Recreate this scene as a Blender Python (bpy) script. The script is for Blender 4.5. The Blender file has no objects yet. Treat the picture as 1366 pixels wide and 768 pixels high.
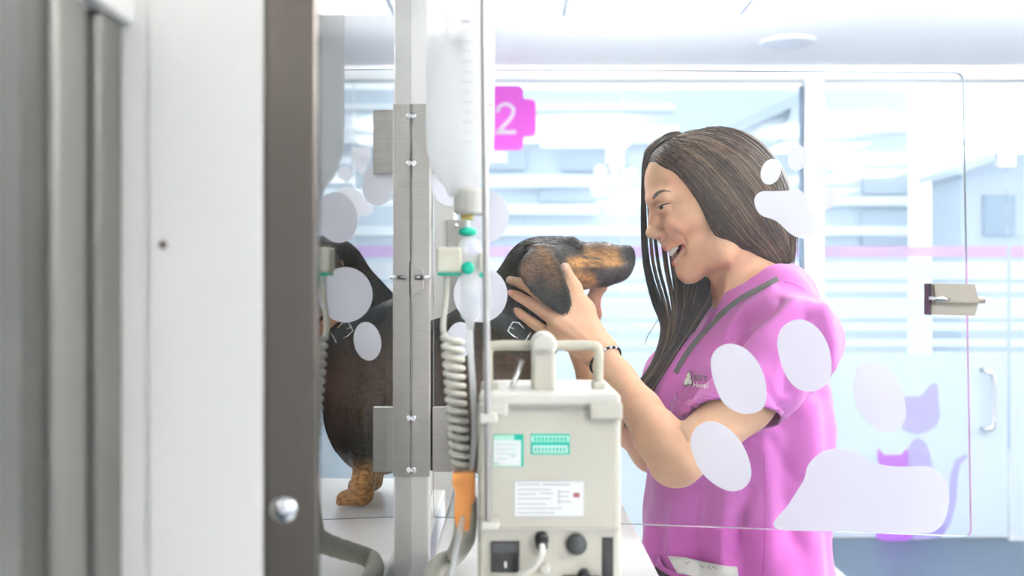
import bpy, bmesh, math, random
import numpy as np
from mathutils import Vector, Matrix
from mathutils.bvhtree import BVHTree
from mathutils.geometry import delaunay_2d_cdt, tessellate_polygon

random.seed(7); rng = np.random.default_rng(7)
scene = bpy.context.scene
col = scene.collection

# ------------------------------------------------------------------ camera
CAM_Z = 1.28; F = 1366.0; CX, CY = 683.0, 384.0
cam_d = bpy.data.cameras.new('camera'); cam = bpy.data.objects.new('camera', cam_d); col.objects.link(cam)
cam.location = (0, 0, CAM_Z); cam.rotation_euler = (math.pi/2, 0, 0)
cam_d.sensor_width = 36.0; cam_d.lens = 36.0; cam_d.clip_start = 0.02
cam_d.dof.use_dof = True; cam_d.dof.focus_distance = 1.46; cam_d.dof.aperture_fstop = 4.6
scene.camera = cam

# ------------------------------------------------------------------ sky, daylight, exposure
world = bpy.data.worlds.new('world'); scene.world = world; world.use_nodes = True
bg = world.node_tree.nodes['Background']
bg.inputs[0].default_value = (0.90, 0.95, 1.0, 1); bg.inputs[1].default_value = 1.08
vs = scene.view_settings
vs.view_transform = 'Standard'; vs.look = 'None'; vs.gamma = 1.0; vs.exposure = 0.86; vs.use_curve_mapping = False
PANEL_EMIT = 9.0; PANEL_UP = 60.0      # ceiling panel glow, downward and an upward one added to whiten the ceiling

# ------------------------------------------------------------------ helpers
def P(px, py, Y):
    return Vector(((px-CX)*Y/F, Y, CAM_Z-(py-CY)*Y/F))
def px_len(n, Y): return n*Y/F

def mat(name, color, rough=0.5, metal=0.0, bump=0.0, bscale=60, var=0.0, vscale=8, spec=0.5, trans=0.0, sss=0.0, emit=0.0, stretch=None, coat=0.0, sheen=0.0):
    m = bpy.data.materials.new(name); m.use_nodes = True
    nt = m.node_tree; b = nt.nodes['Principled BSDF']
    b.inputs['Base Color'].default_value = (*color, 1); b.inputs['Roughness'].default_value = rough
    b.inputs['Metallic'].default_value = metal; b.inputs['Specular IOR Level'].default_value = spec
    b.inputs['Transmission Weight'].default_value = trans
    b.inputs['Coat Weight'].default_value = coat
    b.inputs['Sheen Weight'].default_value = sheen
    if sss:
        b.inputs['Subsurface Weight'].default_value = sss
        b.inputs['Subsurface Radius'].default_value = (0.012, 0.004, 0.002); b.inputs['Subsurface Scale'].default_value = 0.6
    if emit:
        b.inputs['Emission Color'].default_value = (*color, 1); b.inputs['Emission Strength'].default_value = emit
    if bump or var:
        tc = nt.nodes.new('ShaderNodeTexCoord'); mp = nt.nodes.new('ShaderNodeMapping')
        nt.links.new(tc.outputs['Object'], mp.inputs[0])
        if stretch: mp.inputs['Scale'].default_value = stretch
        if var:
            n = nt.nodes.new('ShaderNodeTexNoise'); n.inputs['Scale'].default_value = vscale; n.inputs['Detail'].default_value = 5
            nt.links.new(mp.outputs[0], n.inputs['Vector'])
            mx = nt.nodes.new('ShaderNodeMix'); mx.data_type = 'RGBA'
            mx.inputs[6].default_value = (*[c*(1-var) for c in color], 1); mx.inputs[7].default_value = (*[min(1, c*(1+var)) for c in color], 1)
            nt.links.new(n.outputs[0], mx.inputs[0]); nt.links.new(mx.outputs[2], b.inputs['Base Color'])
        if bump:
            n2 = nt.nodes.new('ShaderNodeTexNoise'); n2.inputs['Scale'].default_value = bscale; n2.inputs['Detail'].default_value = 4
            nt.links.new(mp.outputs[0], n2.inputs['Vector'])
            bp = nt.nodes.new('ShaderNodeBump'); bp.inputs['Strength'].default_value = bump; bp.inputs['Distance'].default_value = 0.004
            nt.links.new(n2.outputs[0], bp.inputs['Height']); nt.links.new(bp.outputs[0], b.inputs['Normal'])
    return m

def mat_attr(name, rough=0.5, sss=0.0, bump=0.0, bscale=300, spec=0.4, nvar=0.0, nscale=120, stretch=(1,1,1), sheen=0.0):
    """Principled material whose colour is the mesh's own 'tint' attribute (coat pattern, lips, nails)."""
    m = mat(name, (1, 1, 1), rough, sss=sss, bump=bump, bscale=bscale, spec=spec, stretch=stretch, sheen=sheen)
    nt = m.node_tree; b = nt.nodes['Principled BSDF']
    a = nt.nodes.new('ShaderNodeAttribute'); a.attribute_name = 'tint'
    if nvar:
        tc = nt.nodes.new('ShaderNodeTexCoord'); mp = nt.nodes.new('ShaderNodeMapping'); mp.inputs['Scale'].default_value = stretch
        n = nt.nodes.new('ShaderNodeTexNoise'); n.inputs['Scale'].default_value = nscale; n.inputs['Detail'].default_value = 4
        nt.links.new(tc.outputs['Object'], mp.inputs[0]); nt.links.new(mp.outputs[0], n.inputs['Vector'])
        r = nt.nodes.new('ShaderNodeMapRange'); r.inputs[1].default_value = 0.3; r.inputs[2].default_value = 0.7
        r.inputs[3].default_value = 1-nvar; r.inputs[4].default_value = 1+nvar
        nt.links.new(n.outputs[0], r.inputs[0])
        v = nt.nodes.new('ShaderNodeVectorMath'); v.operation = 'MULTIPLY'
        nt.links.new(a.outputs['Color'], v.inputs[0]); nt.links.new(r.outputs[0], v.inputs[1])
        nt.links.new(v.outputs[0], b.inputs['Base Color'])
    else:
        nt.links.new(a.outputs['Color'], b.inputs['Base Color'])
    return m

def mat_glass(name, tint=(0.97, 0.99, 0.99), gain=1.0, rough=0.0, ior=1.5):
    """Thin sheet glass: clear, with Fresnel reflection."""
    m = bpy.data.materials.new(name); m.use_nodes = True; nt = m.node_tree
    for n in list(nt.nodes): nt.nodes.remove(n)
    out = nt.nodes.new('ShaderNodeOutputMaterial'); t = nt.nodes.new('ShaderNodeBsdfTransparent'); g = nt.nodes.new('ShaderNodeBsdfGlossy')
    fr = nt.nodes.new('ShaderNodeFresnel'); mx = nt.nodes.new('ShaderNodeMixShader'); ml = nt.nodes.new('ShaderNodeMath'); ml.operation = 'MULTIPLY'; ml.use_clamp = True
    fr.inputs[0].default_value = ior; ml.inputs[1].default_value = gain
    t.inputs[0].default_value = (*tint, 1); g.inputs['Roughness'].default_value = rough
    nt.links.new(fr.outputs[0], ml.inputs[0]); nt.links.new(ml.outputs[0], mx.inputs[0])
    nt.links.new(t.outputs[0], mx.inputs[1]); nt.links.new(g.outputs[0], mx.inputs[2]); nt.links.new(mx.outputs[0], out.inputs[0])
    return m

def mat_film(name, color=(0.9, 0.92, 0.97), clear=0.15, translucent=0.5):
    """Vinyl or thin translucent plastic: partly clear, partly scattering."""
    m = bpy.data.materials.new(name); m.use_nodes = True; nt = m.node_tree
    for n in list(nt.nodes): nt.nodes.remove(n)
    out = nt.nodes.new('ShaderNodeOutputMaterial'); t = nt.nodes.new('ShaderNodeBsdfTransparent'); d = nt.nodes.new('ShaderNodeBsdfDiffuse'); r = nt.nodes.new('ShaderNodeBsdfTranslucent')
    m1 = nt.nodes.new('ShaderNodeMixShader'); m2 = nt.nodes.new('ShaderNodeMixShader')
    d.inputs[0].default_value = (*color, 1); r.inputs[0].default_value = (*color, 1)
    m1.inputs[0].default_value = translucent; m2.inputs[0].default_value = clear
    nt.links.new(d.outputs[0], m1.inputs[1]); nt.links.new(r.outputs[0], m1.inputs[2])
    nt.links.new(m1.outputs[0], m2.inputs[1]); nt.links.new(t.outputs[0], m2.inputs[2]); nt.links.new(m2.outputs[0], out.inputs[0])
    return m

def tag(o, label=None, cat=None, group=None, kind=None):
    if label: o['label'] = label
    if cat: o['category'] = cat
    if group: o['group'] = group
    if kind: o['kind'] = kind
    return o

ORG = {}
def link(name, me, m, parent=None, base=(0, 0, 0), smooth=False):
    """Link a mesh given in world coordinates; base = the object's origin."""
    base = Vector(base)
    if parent is not None: base = ORG[parent.name]
    if base.length > 0: me.transform(Matrix.Translation(-base))
    o = bpy.data.objects.new(name, me); col.objects.link(o)
    if m is not None and not me.materials: me.materials.append(m)
    if parent is not None: o.parent = parent
    else: o.location = base
    ORG[o.name] = base
    if smooth: me.polygons.foreach_set('use_smooth', [True]*len(me.polygons))
    return o
def thing(name, base):
    o = bpy.data.objects.new(name, None); col.objects.link(o); o.location = base; o.empty_display_size = 0.05
    ORG[o.name] = Vector(base); return o
def fin(bm, name):
    bmesh.ops.recalc_face_normals(bm, faces=bm.faces)
    me = bpy.data.meshes.new(name); bm.to_mesh(me); bm.free(); return me

def b_box(bm, lo, hi, bev=0.0, seg=2):
    lo = Vector(lo); hi = Vector(hi); c = (lo+hi)/2; s = hi-lo
    r = bmesh.ops.create_cube(bm, size=1, matrix=Matrix.Translation(c) @ Matrix.Diagonal((abs(s.x), abs(s.y), abs(s.z), 1)))
    if bev:
        es = list({e for v in r['verts'] for e in v.link_edges})
        bmesh.ops.bevel(bm, geom=es, offset=bev, segments=seg, affect='EDGES', profile=0.5)
def box(name, lo, hi, m, parent=None, bev=0.0, seg=2, base=None):
    bm = bmesh.new(); b_box(bm, lo, hi, bev, seg)
    if base is None: base = ((lo[0]+hi[0])/2, (lo[1]+hi[1])/2, min(lo[2], hi[2]))
    return link(name, fin(bm, name), m, parent, base)
def catmull(pts, n=6):
    pts = [Vector(p) for p in pts]; out = []
    for i in range(len(pts)-1):
        p0 = pts[max(i-1, 0)]; p1 = pts[i]; p2 = pts[i+1]; p3 = pts[min(i+2, len(pts)-1)]
        for k in range(n):
            t = k/n; t2 = t*t; t3 = t2*t
            out.append(0.5*((2*p1)+(-p0+p2)*t+(2*p0-5*p1+4*p2-p3)*t2+(-p0+3*p1-3*p2+p3)*t3))
    out.append(pts[-1]); return out
def b_tube(bm, pts, r, seg=10, cap=True):
    pts = [Vector(p) for p in pts]; n = len(pts)
    rs = r if isinstance(r, (list, tuple)) else [r]*n
    t0 = (pts[1]-pts[0]).normalized(); up = Vector((0, 0, 1)) if abs(t0.z) < 0.9 else Vector((1, 0, 0))
    u = t0.cross(up).normalized(); rings = []
    for i in range(n):
        t = (pts[min(i+1, n-1)]-pts[max(i-1, 0)]).normalized()
        u = (u-t*u.dot(t)).normalized(); v = t.cross(u)
        rings.append([bm.verts.new(pts[i]+(u*math.cos(a)+v*math.sin(a))*rs[i]) for a in [2*math.pi*k/seg for k in range(seg)]])
    for i in range(n-1):
        for k in range(seg):
            bm.faces.new((rings[i][k], rings[i][(k+1) % seg], rings[i+1][(k+1) % seg], rings[i+1][k]))
    if cap:
        bm.faces.new(rings[0][::-1]); bm.faces.new(rings[-1])
def tube(name, pts, r, m, parent=None, seg=10, base=None):
    bm = bmesh.new(); b_tube(bm, pts, r, seg)
    me = fin(bm, name); me.polygons.foreach_set('use_smooth', [True]*len(me.polygons))
    if base is None: base = min((Vector(p) for p in pts), key=lambda p: p.z)
    return link(name, me, m, parent, base)
def lathe(name, c, prof, m, parent=None, seg=24, axis='Z', base=None):
    """prof: list of (radius, offset along axis) from c."""
    bm = bmesh.new(); rings = []; c = Vector(c)
    ax = {'X': (Vector((0, 1, 0)), Vector((0, 0, 1)), Vector((1, 0, 0))), 'Y': (Vector((0, 0, 1)), Vector((1, 0, 0)), Vector((0, 1, 0))), 'Z': (Vector((1, 0, 0)), Vector((0, 1, 0)), Vector((0, 0, 1)))}[axis]
    for r, h in prof:
        rings.append([bm.verts.new(c+ax[2]*h+(ax[0]*math.cos(a)+ax[1]*math.sin(a))*max(r, 1e-5)) for a in [2*math.pi*k/seg for k in range(seg)]])
    for i in range(len(rings)-1):
        for k in range(seg): bm.faces.new((rings[i][k], rings[i][(k+1) % seg], rings[i+1][(k+1) % seg], rings[i+1][k]))
    bm.faces.new(rings[0][::-1]); bm.faces.new(rings[-1])
    me = fin(bm, name)
    for p in me.polygons: p.use_smooth = len(p.vertices) == 4
    return link(name, me, m, parent, base if base is not None else c+ax[2]*min(h for _, h in prof))
def prism(name, poly, th, m, parent=None, base=None, shift=None):
    """poly: 3D outline points (planar); th: thickness vector."""
    bm = bmesh.new(); th = Vector(th)
    a = [bm.verts.new(Vector(p)) for p in poly]; b = [bm.verts.new(Vector(p)+th) for p in poly]
    n = len(a)
    for t in tessellate_polygon([[Vector(p) for p in poly]]):
        try: bm.faces.new([a[i] for i in t]); bm.faces.new([b[i] for i in reversed(t)])
        except ValueError: pass
    for i in range(n): bm.faces.new((a[i], a[(i+1) % n], b[(i+1) % n], b[i]))
    return link(name, fin(bm, name), m, parent, base if base is not None else poly[0])
def ellipse2(cx, cy, rx, ry, rot=0, n=28, sq=2.0):
    o = []; c, s = math.cos(math.radians(rot)), math.sin(math.radians(rot))
    for k in range(n):
        a = 2*math.pi*k/n; x = rx*math.copysign(abs(math.cos(a))**(2/sq), math.cos(a)); y = ry*math.copysign(abs(math.sin(a))**(2/sq), math.sin(a))
        o.append((cx+x*c-y*s, cy+x*s+y*c))
    return o
def smooth2(poly, n=5):
    """closed Catmull-Rom through 2D points"""
    N = len(poly); out = []
    for i in range(N):
        p0, p1, p2, p3 = [Vector(poly[(i+k-1) % N]) for k in range(4)]
        for k in range(n):
            t = k/n; q = 0.5*((2*p1)+(-p0+p2)*t+(2*p0-5*p1+4*p2-p3)*t*t+(-p0+3*p1-3*p2+p3)*t**3); out.append((q.x, q.y))
    return out
def font_mesh(text, size, bold=0.0):
    cu = bpy.data.curves.new('lettering', 'FONT'); cu.body = text; cu.size = size; cu.align_x = 'LEFT'; cu.offset = bold; cu.resolution_u = 3
    o = bpy.data.objects.new('lettering', cu); col.objects.link(o)
    dg = bpy.context.evaluated_depsgraph_get(); me = bpy.data.meshes.new_from_object(o.evaluated_get(dg))
    bpy.data.objects.remove(o); bpy.data.curves.remove(cu); return me

# ------------------------------------------------------------------ implicit modelling (for bodies, coats, cloth)
class Field:
    def __init__(s, lo, hi, h):
        s.lo = np.array(lo, float); s.h = h; n = np.ceil((np.array(hi)-s.lo)/h).astype(int)+1
        s.ax = [(s.lo[i]+h*np.arange(n[i])).astype(np.float32) for i in range(3)]
        s.D = np.full(n, 0.05, np.float32)
    def win(s, lo, hi, pad):
        sl = []
        for i in range(3):
            a = int(np.floor((lo[i]-pad-s.lo[i])/s.h)); b = int(np.ceil((hi[i]+pad-s.lo[i])/s.h))+1
            sl.append(slice(max(a, 0), max(min(b, len(s.ax[i])), 0)))
        return tuple(sl), s.ax[0][sl[0]][:, None, None], s.ax[1][sl[1]][None, :, None], s.ax[2][sl[2]][None, None, :]
    def put(s, sl, d, k, op):
        A = s.D[sl]
        if A.size == 0: return
        if op == 'add':
            if k > 0:
                hh = np.maximum(k-np.abs(A-d), 0)/k; s.D[sl] = np.minimum(A, d)-hh*hh*k*0.25
            else: s.D[sl] = np.minimum(A, d)
        elif op == 'sub':
            d = -d
            if k > 0:
                hh = np.maximum(k-np.abs(A-d), 0)/k; s.D[sl] = np.maximum(A, d)+hh*hh*k*0.25
            else: s.D[sl] = np.maximum(A, d)
    def cap(s, a, b, ra, rb, k=0.01, op='add', sy=1.0):
        a = np.array(a, float); b = np.array(b, float); R = max(ra, rb)
        sl, X, Y, Z = s.win(np.minimum(a, b)-R, np.maximum(a, b)+R, k+3*s.h)
        ba = b-a; ba_s = ba*np.array([1, 1/sy, 1]); L = max(float(ba_s@ba_s), 1e-9)
        qx, qy, qz = X-a[0], (Y-a[1])/sy, Z-a[2]
        t = np.clip((qx*ba_s[0]+qy*ba_s[1]+qz*ba_s[2])/L, 0, 1)
        d = np.sqrt((qx-t*ba_s[0])**2+(qy-t*ba_s[1])**2+(qz-t*ba_s[2])**2)-(ra+(rb-ra)*t)
        s.put(sl, (d*min(1, sy)).astype(np.float32), k, op)
    def chain(s, pts, rs, k=0.01, op='add', sy=1.0):
        for i in range(len(pts)-1): s.cap(pts[i], pts[i+1], rs[i], rs[i+1], k, op, sy)
    def ell(s, c, r, ax=None, k=0.01, op='add'):
        c = np.array(c, float); r = np.array(r, float); M = np.eye(3) if ax is None else np.array([list(v) for v in ax], float)
        e = np.sqrt(((M*r[:, None])**2).sum(0))
        sl, X, Y, Z = s.win(c-e, c+e, k+3*s.h)
        x, y, z = X-c[0], Y-c[1], Z-c[2]
        q = [M[i, 0]*x+M[i, 1]*y+M[i, 2]*z for i in range(3)]
        k0 = np.sqrt(sum((q[i]/r[i])**2 for i in range(3))); k1 = np.sqrt(sum((q[i]/r[i]**2)**2 for i in range(3)))+1e-9
        s.put(sl, (k0*(k0-1)/k1).astype(np.float32), k, op)
    def func(s, lo, hi, fn, k=0.01, op='add'):
        sl, X, Y, Z = s.win(np.array(lo), np.array(hi), k+3*s.h)
        s.put(sl, np.asarray(fn(X, Y, Z), np.float32), k, op)
    def mesh(s, smooth=2):
        D = s.D; D[0] = D[-1] = 0.05; D[:, 0] = D[:, -1] = 0.05; D[:, :, 0] = D[:, :, -1] = 0.05
        S = D < 0; cnt = np.zeros(np.array(D.shape)-1, np.int8)
        for i in (0, 1):
            for j in (0, 1):
                for k in (0, 1): cnt += S[i:S.shape[0]-1+i, j:S.shape[1]-1+j, k:S.shape[2]-1+k]
        I, J, K = np.nonzero((cnt > 0) & (cnt < 8)); N = len(I); del cnt
        idx = np.full(np.array(D.shape)-1, -1, np.int32); idx[I, J, K] = np.arange(N)
        C = [(i, j, k) for i in (0, 1) for j in (0, 1) for k in (0, 1)]
        V = np.stack([D[I+c[0], J+c[1], K+c[2]] for c in C], 1); acc = np.zeros((N, 3)); w = np.zeros(N)
        for a in range(8):
            for b in range(a+1, 8):
                df = [C[b][q]-C[a][q] for q in range(3)]
                if sum(abs(q) for q in df) != 1: continue
                va, vb = V[:, a], V[:, b]; m = (va < 0) != (vb < 0)
                t = np.where(m, va/np.where(m, va-vb, 1), 0)
                acc += np.where(m[:, None], np.array(C[a])[None, :]+t[:, None]*np.array(df)[None, :], 0); w += m
        verts = s.lo+s.h*(np.stack([I, J, K], 1)+acc/w[:, None]); Q = []
        for ax in range(3):
            u, v = (ax+1) % 3, (ax+2) % 3
            sh = [slice(None)]*3; sh2 = [slice(None)]*3; sh[ax] = slice(0, -1); sh2[ax] = slice(1, None)
            A = S[tuple(sh)]; B = S[tuple(sh2)]; E = np.array(np.nonzero(A != B)).T
            ok = (E[:, u] > 0) & (E[:, v] > 0) & (E[:, u] < D.shape[u]-1) & (E[:, v] < D.shape[v]-1); E = E[ok]
            inside = A[E[:, 0], E[:, 1], E[:, 2]]
            def cell(du, dv):
                e = E.copy(); e[:, u] += du; e[:, v] += dv; return idx[e[:, 0], e[:, 1], e[:, 2]]
            q = np.stack([cell(-1, -1), cell(0, -1), cell(0, 0), cell(-1, 0)], 1)
            q[~inside] = q[~inside][:, ::-1]; Q.append(q)
        Q = np.concatenate(Q)
        for _ in range(smooth):
            sm = np.zeros_like(verts); n = np.zeros(N)
            for a in range(4):
                b = (a+1) % 4
                for q in range(3):
                    sm[:, q] += np.bincount(Q[:, a], verts[Q[:, b], q], N)+np.bincount(Q[:, b], verts[Q[:, a], q], N)
                n += np.bincount(Q[:, a], minlength=N)+np.bincount(Q[:, b], minlength=N)
            verts = verts*0.4+0.6*sm/np.maximum(n, 1)[:, None]
        return verts, Q
def biggest(V, Q):
    """keep only the largest connected shell"""
    lab = np.arange(len(V))
    while True:
        m = np.minimum.reduce([lab[Q[:, i]] for i in range(4)]); new = lab.copy()
        for i in range(4): np.minimum.at(new, Q[:, i], m)
        new = new[new]
        if (new == lab).all(): break
        lab = new
    u, c = np.unique(lab, return_counts=True); keep = lab == u[c.argmax()]
    remap = np.cumsum(keep)-1; Q = Q[keep[Q[:, 0]]]
    return V[keep], remap[Q]
def np_mesh(name, V, Q, tint=None):
    me = bpy.data.meshes.new(name); n = Q.shape[1]
    me.vertices.add(len(V)); me.vertices.foreach_set('co', V.astype(np.float32).ravel())
    me.loops.add(Q.size); me.loops.foreach_set('vertex_index', Q.astype(np.int32).ravel())
    me.polygons.add(len(Q)); me.polygons.foreach_set('loop_start', (np.arange(len(Q))*n).astype(np.int32))
    me.polygons.foreach_set('use_smooth', np.ones(len(Q), bool))
    me.update(calc_edges=True); me.validate()
    if tint is not None:
        a = me.attributes.new('tint', 'FLOAT_COLOR', 'POINT')
        a.data.foreach_set('color', np.concatenate([tint, np.ones((len(V), 1))], 1).astype(np.float32).ravel())
    return me
def vnormals(V, Q):
    a = V[Q[:, 2]]-V[Q[:, 0]]; b = V[Q[:, 3]]-V[Q[:, 1]]; n = np.cross(a, b); N = np.zeros_like(V)
    for i in range(4):
        for q in range(3): N[:, q] += np.bincount(Q[:, i], n[:, q], len(V))
    return N/np.maximum(np.linalg.norm(N, axis=1), 1e-12)[:, None]
def project(V): return CX+F*V[:, 0]/V[:, 1], CY-F*(V[:, 2]-CAM_Z)/V[:, 1]
def seg_dist(px, py, pts):
    """pixel distance to a polyline, numpy"""
    best = np.full(px.shape, 1e9)
    for (x0, y0), (x1, y1) in zip(pts[:-1], pts[1:]):
        dx, dy = x1-x0, y1-y0; L = dx*dx+dy*dy+1e-9
        t = np.clip(((px-x0)*dx+(py-y0)*dy)/L, 0, 1); best = np.minimum(best, np.hypot(px-x0-t*dx, py-y0-t*dy))
    return best
def poly_sd(x, y, poly):
    """signed 2D distance to a polygon (negative inside), numpy"""
    d = np.full(np.broadcast(x, y).shape, 1e9); ins = np.zeros(d.shape, bool); n = len(poly)
    for i in range(n):
        (x0, y0), (x1, y1) = poly[i], poly[(i+1) % n]; dx, dy = x1-x0, y1-y0
        t = np.clip(((x-x0)*dx+(y-y0)*dy)/(dx*dx+dy*dy+1e-12), 0, 1); d = np.minimum(d, (x-x0-t*dx)**2+(y-y0-t*dy)**2)
        if y0 != y1: ins ^= ((y0 > y) != (y1 > y)) & (x < (x1-x0)*(y-y0)/(y1-y0)+x0)
    d = np.sqrt(d); return np.where(ins, -d, d)
class Surf:
    """a built surface onto which trims, prints and strands are laid"""
    def __init__(s, V, Q): s.b = BVHTree.FromPolygons(V.tolist(), Q.tolist())
    def hit(s, px, py, off=0.0, fallback=None):
        o = Vector((0, 0, CAM_Z)); d = (P(px, py, 1)-o).normalized(); h = s.b.ray_cast(o, d)
        if h[0] is None: return None if fallback is None else P(px, py, fallback)
        n = h[1] if h[1].dot(d) < 0 else -h[1]
        return h[0]+n*off
def patch(name, poly, surf, off, m, parent, step=3.0, fallback=1.5, thick=0.0, bulge=None):
    """cloth or print laid on a surface: outline in photo pixels, dropped on the surface"""
    n = len(poly); pts = [Vector(p) for p in poly]; xs = [p[0] for p in poly]; ys = [p[1] for p in poly]
    gx, gy = np.meshgrid(np.arange(min(xs)+step/2, max(xs), step), np.arange(min(ys)+step/2, max(ys), step))
    sd = poly_sd(gx, gy, poly); k = sd < -step*0.4
    pts += [Vector((float(a), float(b))) for a, b in zip(gx[k], gy[k])]
    r = delaunay_2d_cdt(pts, [(i, (i+1) % n) for i in range(n)], [list(range(n))], 1, 1e-4)
    bm = bmesh.new(); vs_ = []; last = fallback
    for p in r[0]:
        h = surf.hit(p.x, p.y, off+(bulge(p.x, p.y) if bulge else 0))
        if h is None: h = P(p.x, p.y, last)
        else: last = h.y
        vs_.append(bm.verts.new(h))
    for f in r[2]: bm.faces.new([vs_[i] for i in f])
    for f in bm.faces:
        f.smooth = True
    bmesh.ops.recalc_face_normals(bm, faces=bm.faces)
    if bm.faces and sum((f.normal.dot(Vector((0, 1, 0))) for f in bm.faces)) > 0: bmesh.ops.reverse_faces(bm, faces=bm.faces)
    if thick: bmesh.ops.solidify(bm, geom=bm.faces, thickness=thick)
    me = bpy.data.meshes.new(name); bm.to_mesh(me); bm.free()
    return link(name, me, m, parent)
def ribbon(pts, w):
    pts = [Vector(p) for p in pts]; L = []; R = []
    ws = w if isinstance(w, (list, tuple)) else [w]*len(pts)
    for i, p in enumerate(pts):
        t = (pts[min(i+1, len(pts)-1)]-pts[max(i-1, 0)]).normalized(); nrm = Vector((-t.y, t.x))
        L.append(tuple(p+nrm*ws[i]/2)); R.append(tuple(p-nrm*ws[i]/2))
    return L+R[::-1]

# ------------------------------------------------------------------ materials
M_white = mat('white_laminate', (0.76, 0.75, 0.715), 0.35, var=0.02, vscale=3)
M_whitewall = mat('white_wall_paint', (0.85, 0.86, 0.88), 0.7, bump=0.03, bscale=200)
M_ceil = mat('ceiling_tile_white', (0.96, 0.965, 0.97), 0.8, bump=0.05, bscale=400)
M_floor = mat('blue_grey_vinyl_floor', (0.055, 0.085, 0.125), 0.5, var=0.25, vscale=5)
M_steel = mat('brushed_steel', (0.13, 0.115, 0.10), 0.3, 1.0, bump=0.05, bscale=60, stretch=(40, 40, 1), var=0.12, vscale=30)
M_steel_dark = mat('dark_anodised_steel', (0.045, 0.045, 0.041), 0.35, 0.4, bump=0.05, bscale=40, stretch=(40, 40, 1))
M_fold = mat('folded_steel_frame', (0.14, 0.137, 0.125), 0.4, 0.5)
M_steel_plate = mat('satin_steel_plate', (0.45, 0.43, 0.40), 0.42, 0.85, bump=0.05, bscale=80, stretch=(1, 1, 30), var=0.15, vscale=25)
M_latch = mat('dull_latch_steel', (0.33, 0.30, 0.255), 0.5, 0.35)
M_chrome = mat('polished_chrome', (0.8, 0.8, 0.8), 0.15, 1.0)
M_black = mat('black_rubber', (0.012, 0.012, 0.013), 0.5)
M_grey_inside = mat('grey_kennel_liner', (0.88, 0.88, 0.86), 0.5, var=0.03)
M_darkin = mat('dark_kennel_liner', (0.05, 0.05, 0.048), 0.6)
M_glass = mat_glass('clear_glass', gain=0.55)
M_glass_pane = mat_glass('kennel_front_glass', gain=1.6)
M_glass_back = mat_glass('partition_glass', tint=(0.96, 0.985, 1.0), gain=0.9)
M_glass_edge = mat('polished_glass_edge', (0.55, 0.66, 0.68), 0.15, spec=0.8, trans=0.35)
M_film = mat_film('white_vinyl_decal', (0.92, 0.92, 0.97), 0.15, 0.45)
M_frost = mat_film('frosted_film', (0.90, 0.95, 0.99), 0.18, 0.72)
M_frost_band = mat_film('frosted_band', (0.95, 0.97, 1.0), 0.15, 0.75)
M_purple = mat_film('violet_film_stripe', (0.86, 0.66, 0.95), 0.3, 0.7)
M_cat_pale = mat_film('pale_violet_film', (0.74, 0.66, 0.95), 0.35, 0.7)
M_cat = mat_film('violet_film', (0.74, 0.36, 0.92), 0.2, 0.7)
M_magenta = mat_film('magenta_film', (0.95, 0.24, 0.84), 0.05, 0.65)
M_signwhite = mat_film('white_sign_film', (0.97, 0.95, 0.97), 0.0, 0.5)
M_lamp = mat('lamp_diffuser', (1.0, 0.99, 0.97), 0.5, emit=PANEL_EMIT)
M_added_up = mat('added_ceiling_glow', (1.0, 0.99, 0.97), 0.5, emit=PANEL_UP)  # upper glow added to whiten the ceiling
M_added_up2 = mat('added_ceiling_glow_strong', (1.0, 0.99, 0.97), 0.5, emit=PANEL_UP*3)  # stronger added glow for the panels at the far end
M_facade = mat('pale_blue_facade', (0.62, 0.69, 0.76), 0.8, var=0.05, vscale=1)
M_facade2 = mat('grey_blue_facade', (0.50, 0.58, 0.67), 0.8, var=0.05, vscale=1)
M_band = mat('white_facade_band', (0.9, 0.92, 0.94), 0.7)
M_window_far = mat('far_window_glass', (0.30, 0.40, 0.50), 0.1)
M_pave = mat('outdoor_paving', (0.6, 0.62, 0.64), 0.9, var=0.08, vscale=2)
M_alu = mat('pale_aluminium', (0.78, 0.80, 0.83), 0.35, 0.5)

# ------------------------------------------------------------------ the room
XK = -0.121                     # front plane of the kennel bank
YP = 5.2                        # glazed partition
ROOM = (-0.95, 4.2, -2.2, YP, 2.4)
def struct(o): o['kind'] = 'structure'; return o
struct(box('floor', (ROOM[0]-0.1, ROOM[2]-0.1, -0.1), (ROOM[1]+0.1, YP+0.06, 0), M_floor))
struct(box('ceiling', (ROOM[0]-0.1, ROOM[2]-0.1, 2.4), (ROOM[1]+0.1, YP+0.06, 2.5), M_ceil))
struct(box('wall_left', (ROOM[0]-0.1, ROOM[2]-0.1, 0), (ROOM[0], YP+0.06, 2.4), M_whitewall))
struct(box('wall_right', (ROOM[1], ROOM[2]-0.1, 0), (ROOM[1]+0.1, YP+0.06, 2.4), M_whitewall))
struct(box('wall_front', (ROOM[0], ROOM[2]-0.1, 0), (ROOM[1], ROOM[2], 2.4), M_whitewall))

def XP(px, Y=YP): return (px-CX)*Y/F
def ZP(py, Y=YP): return CAM_Z-(py-CY)*Y/F
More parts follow.
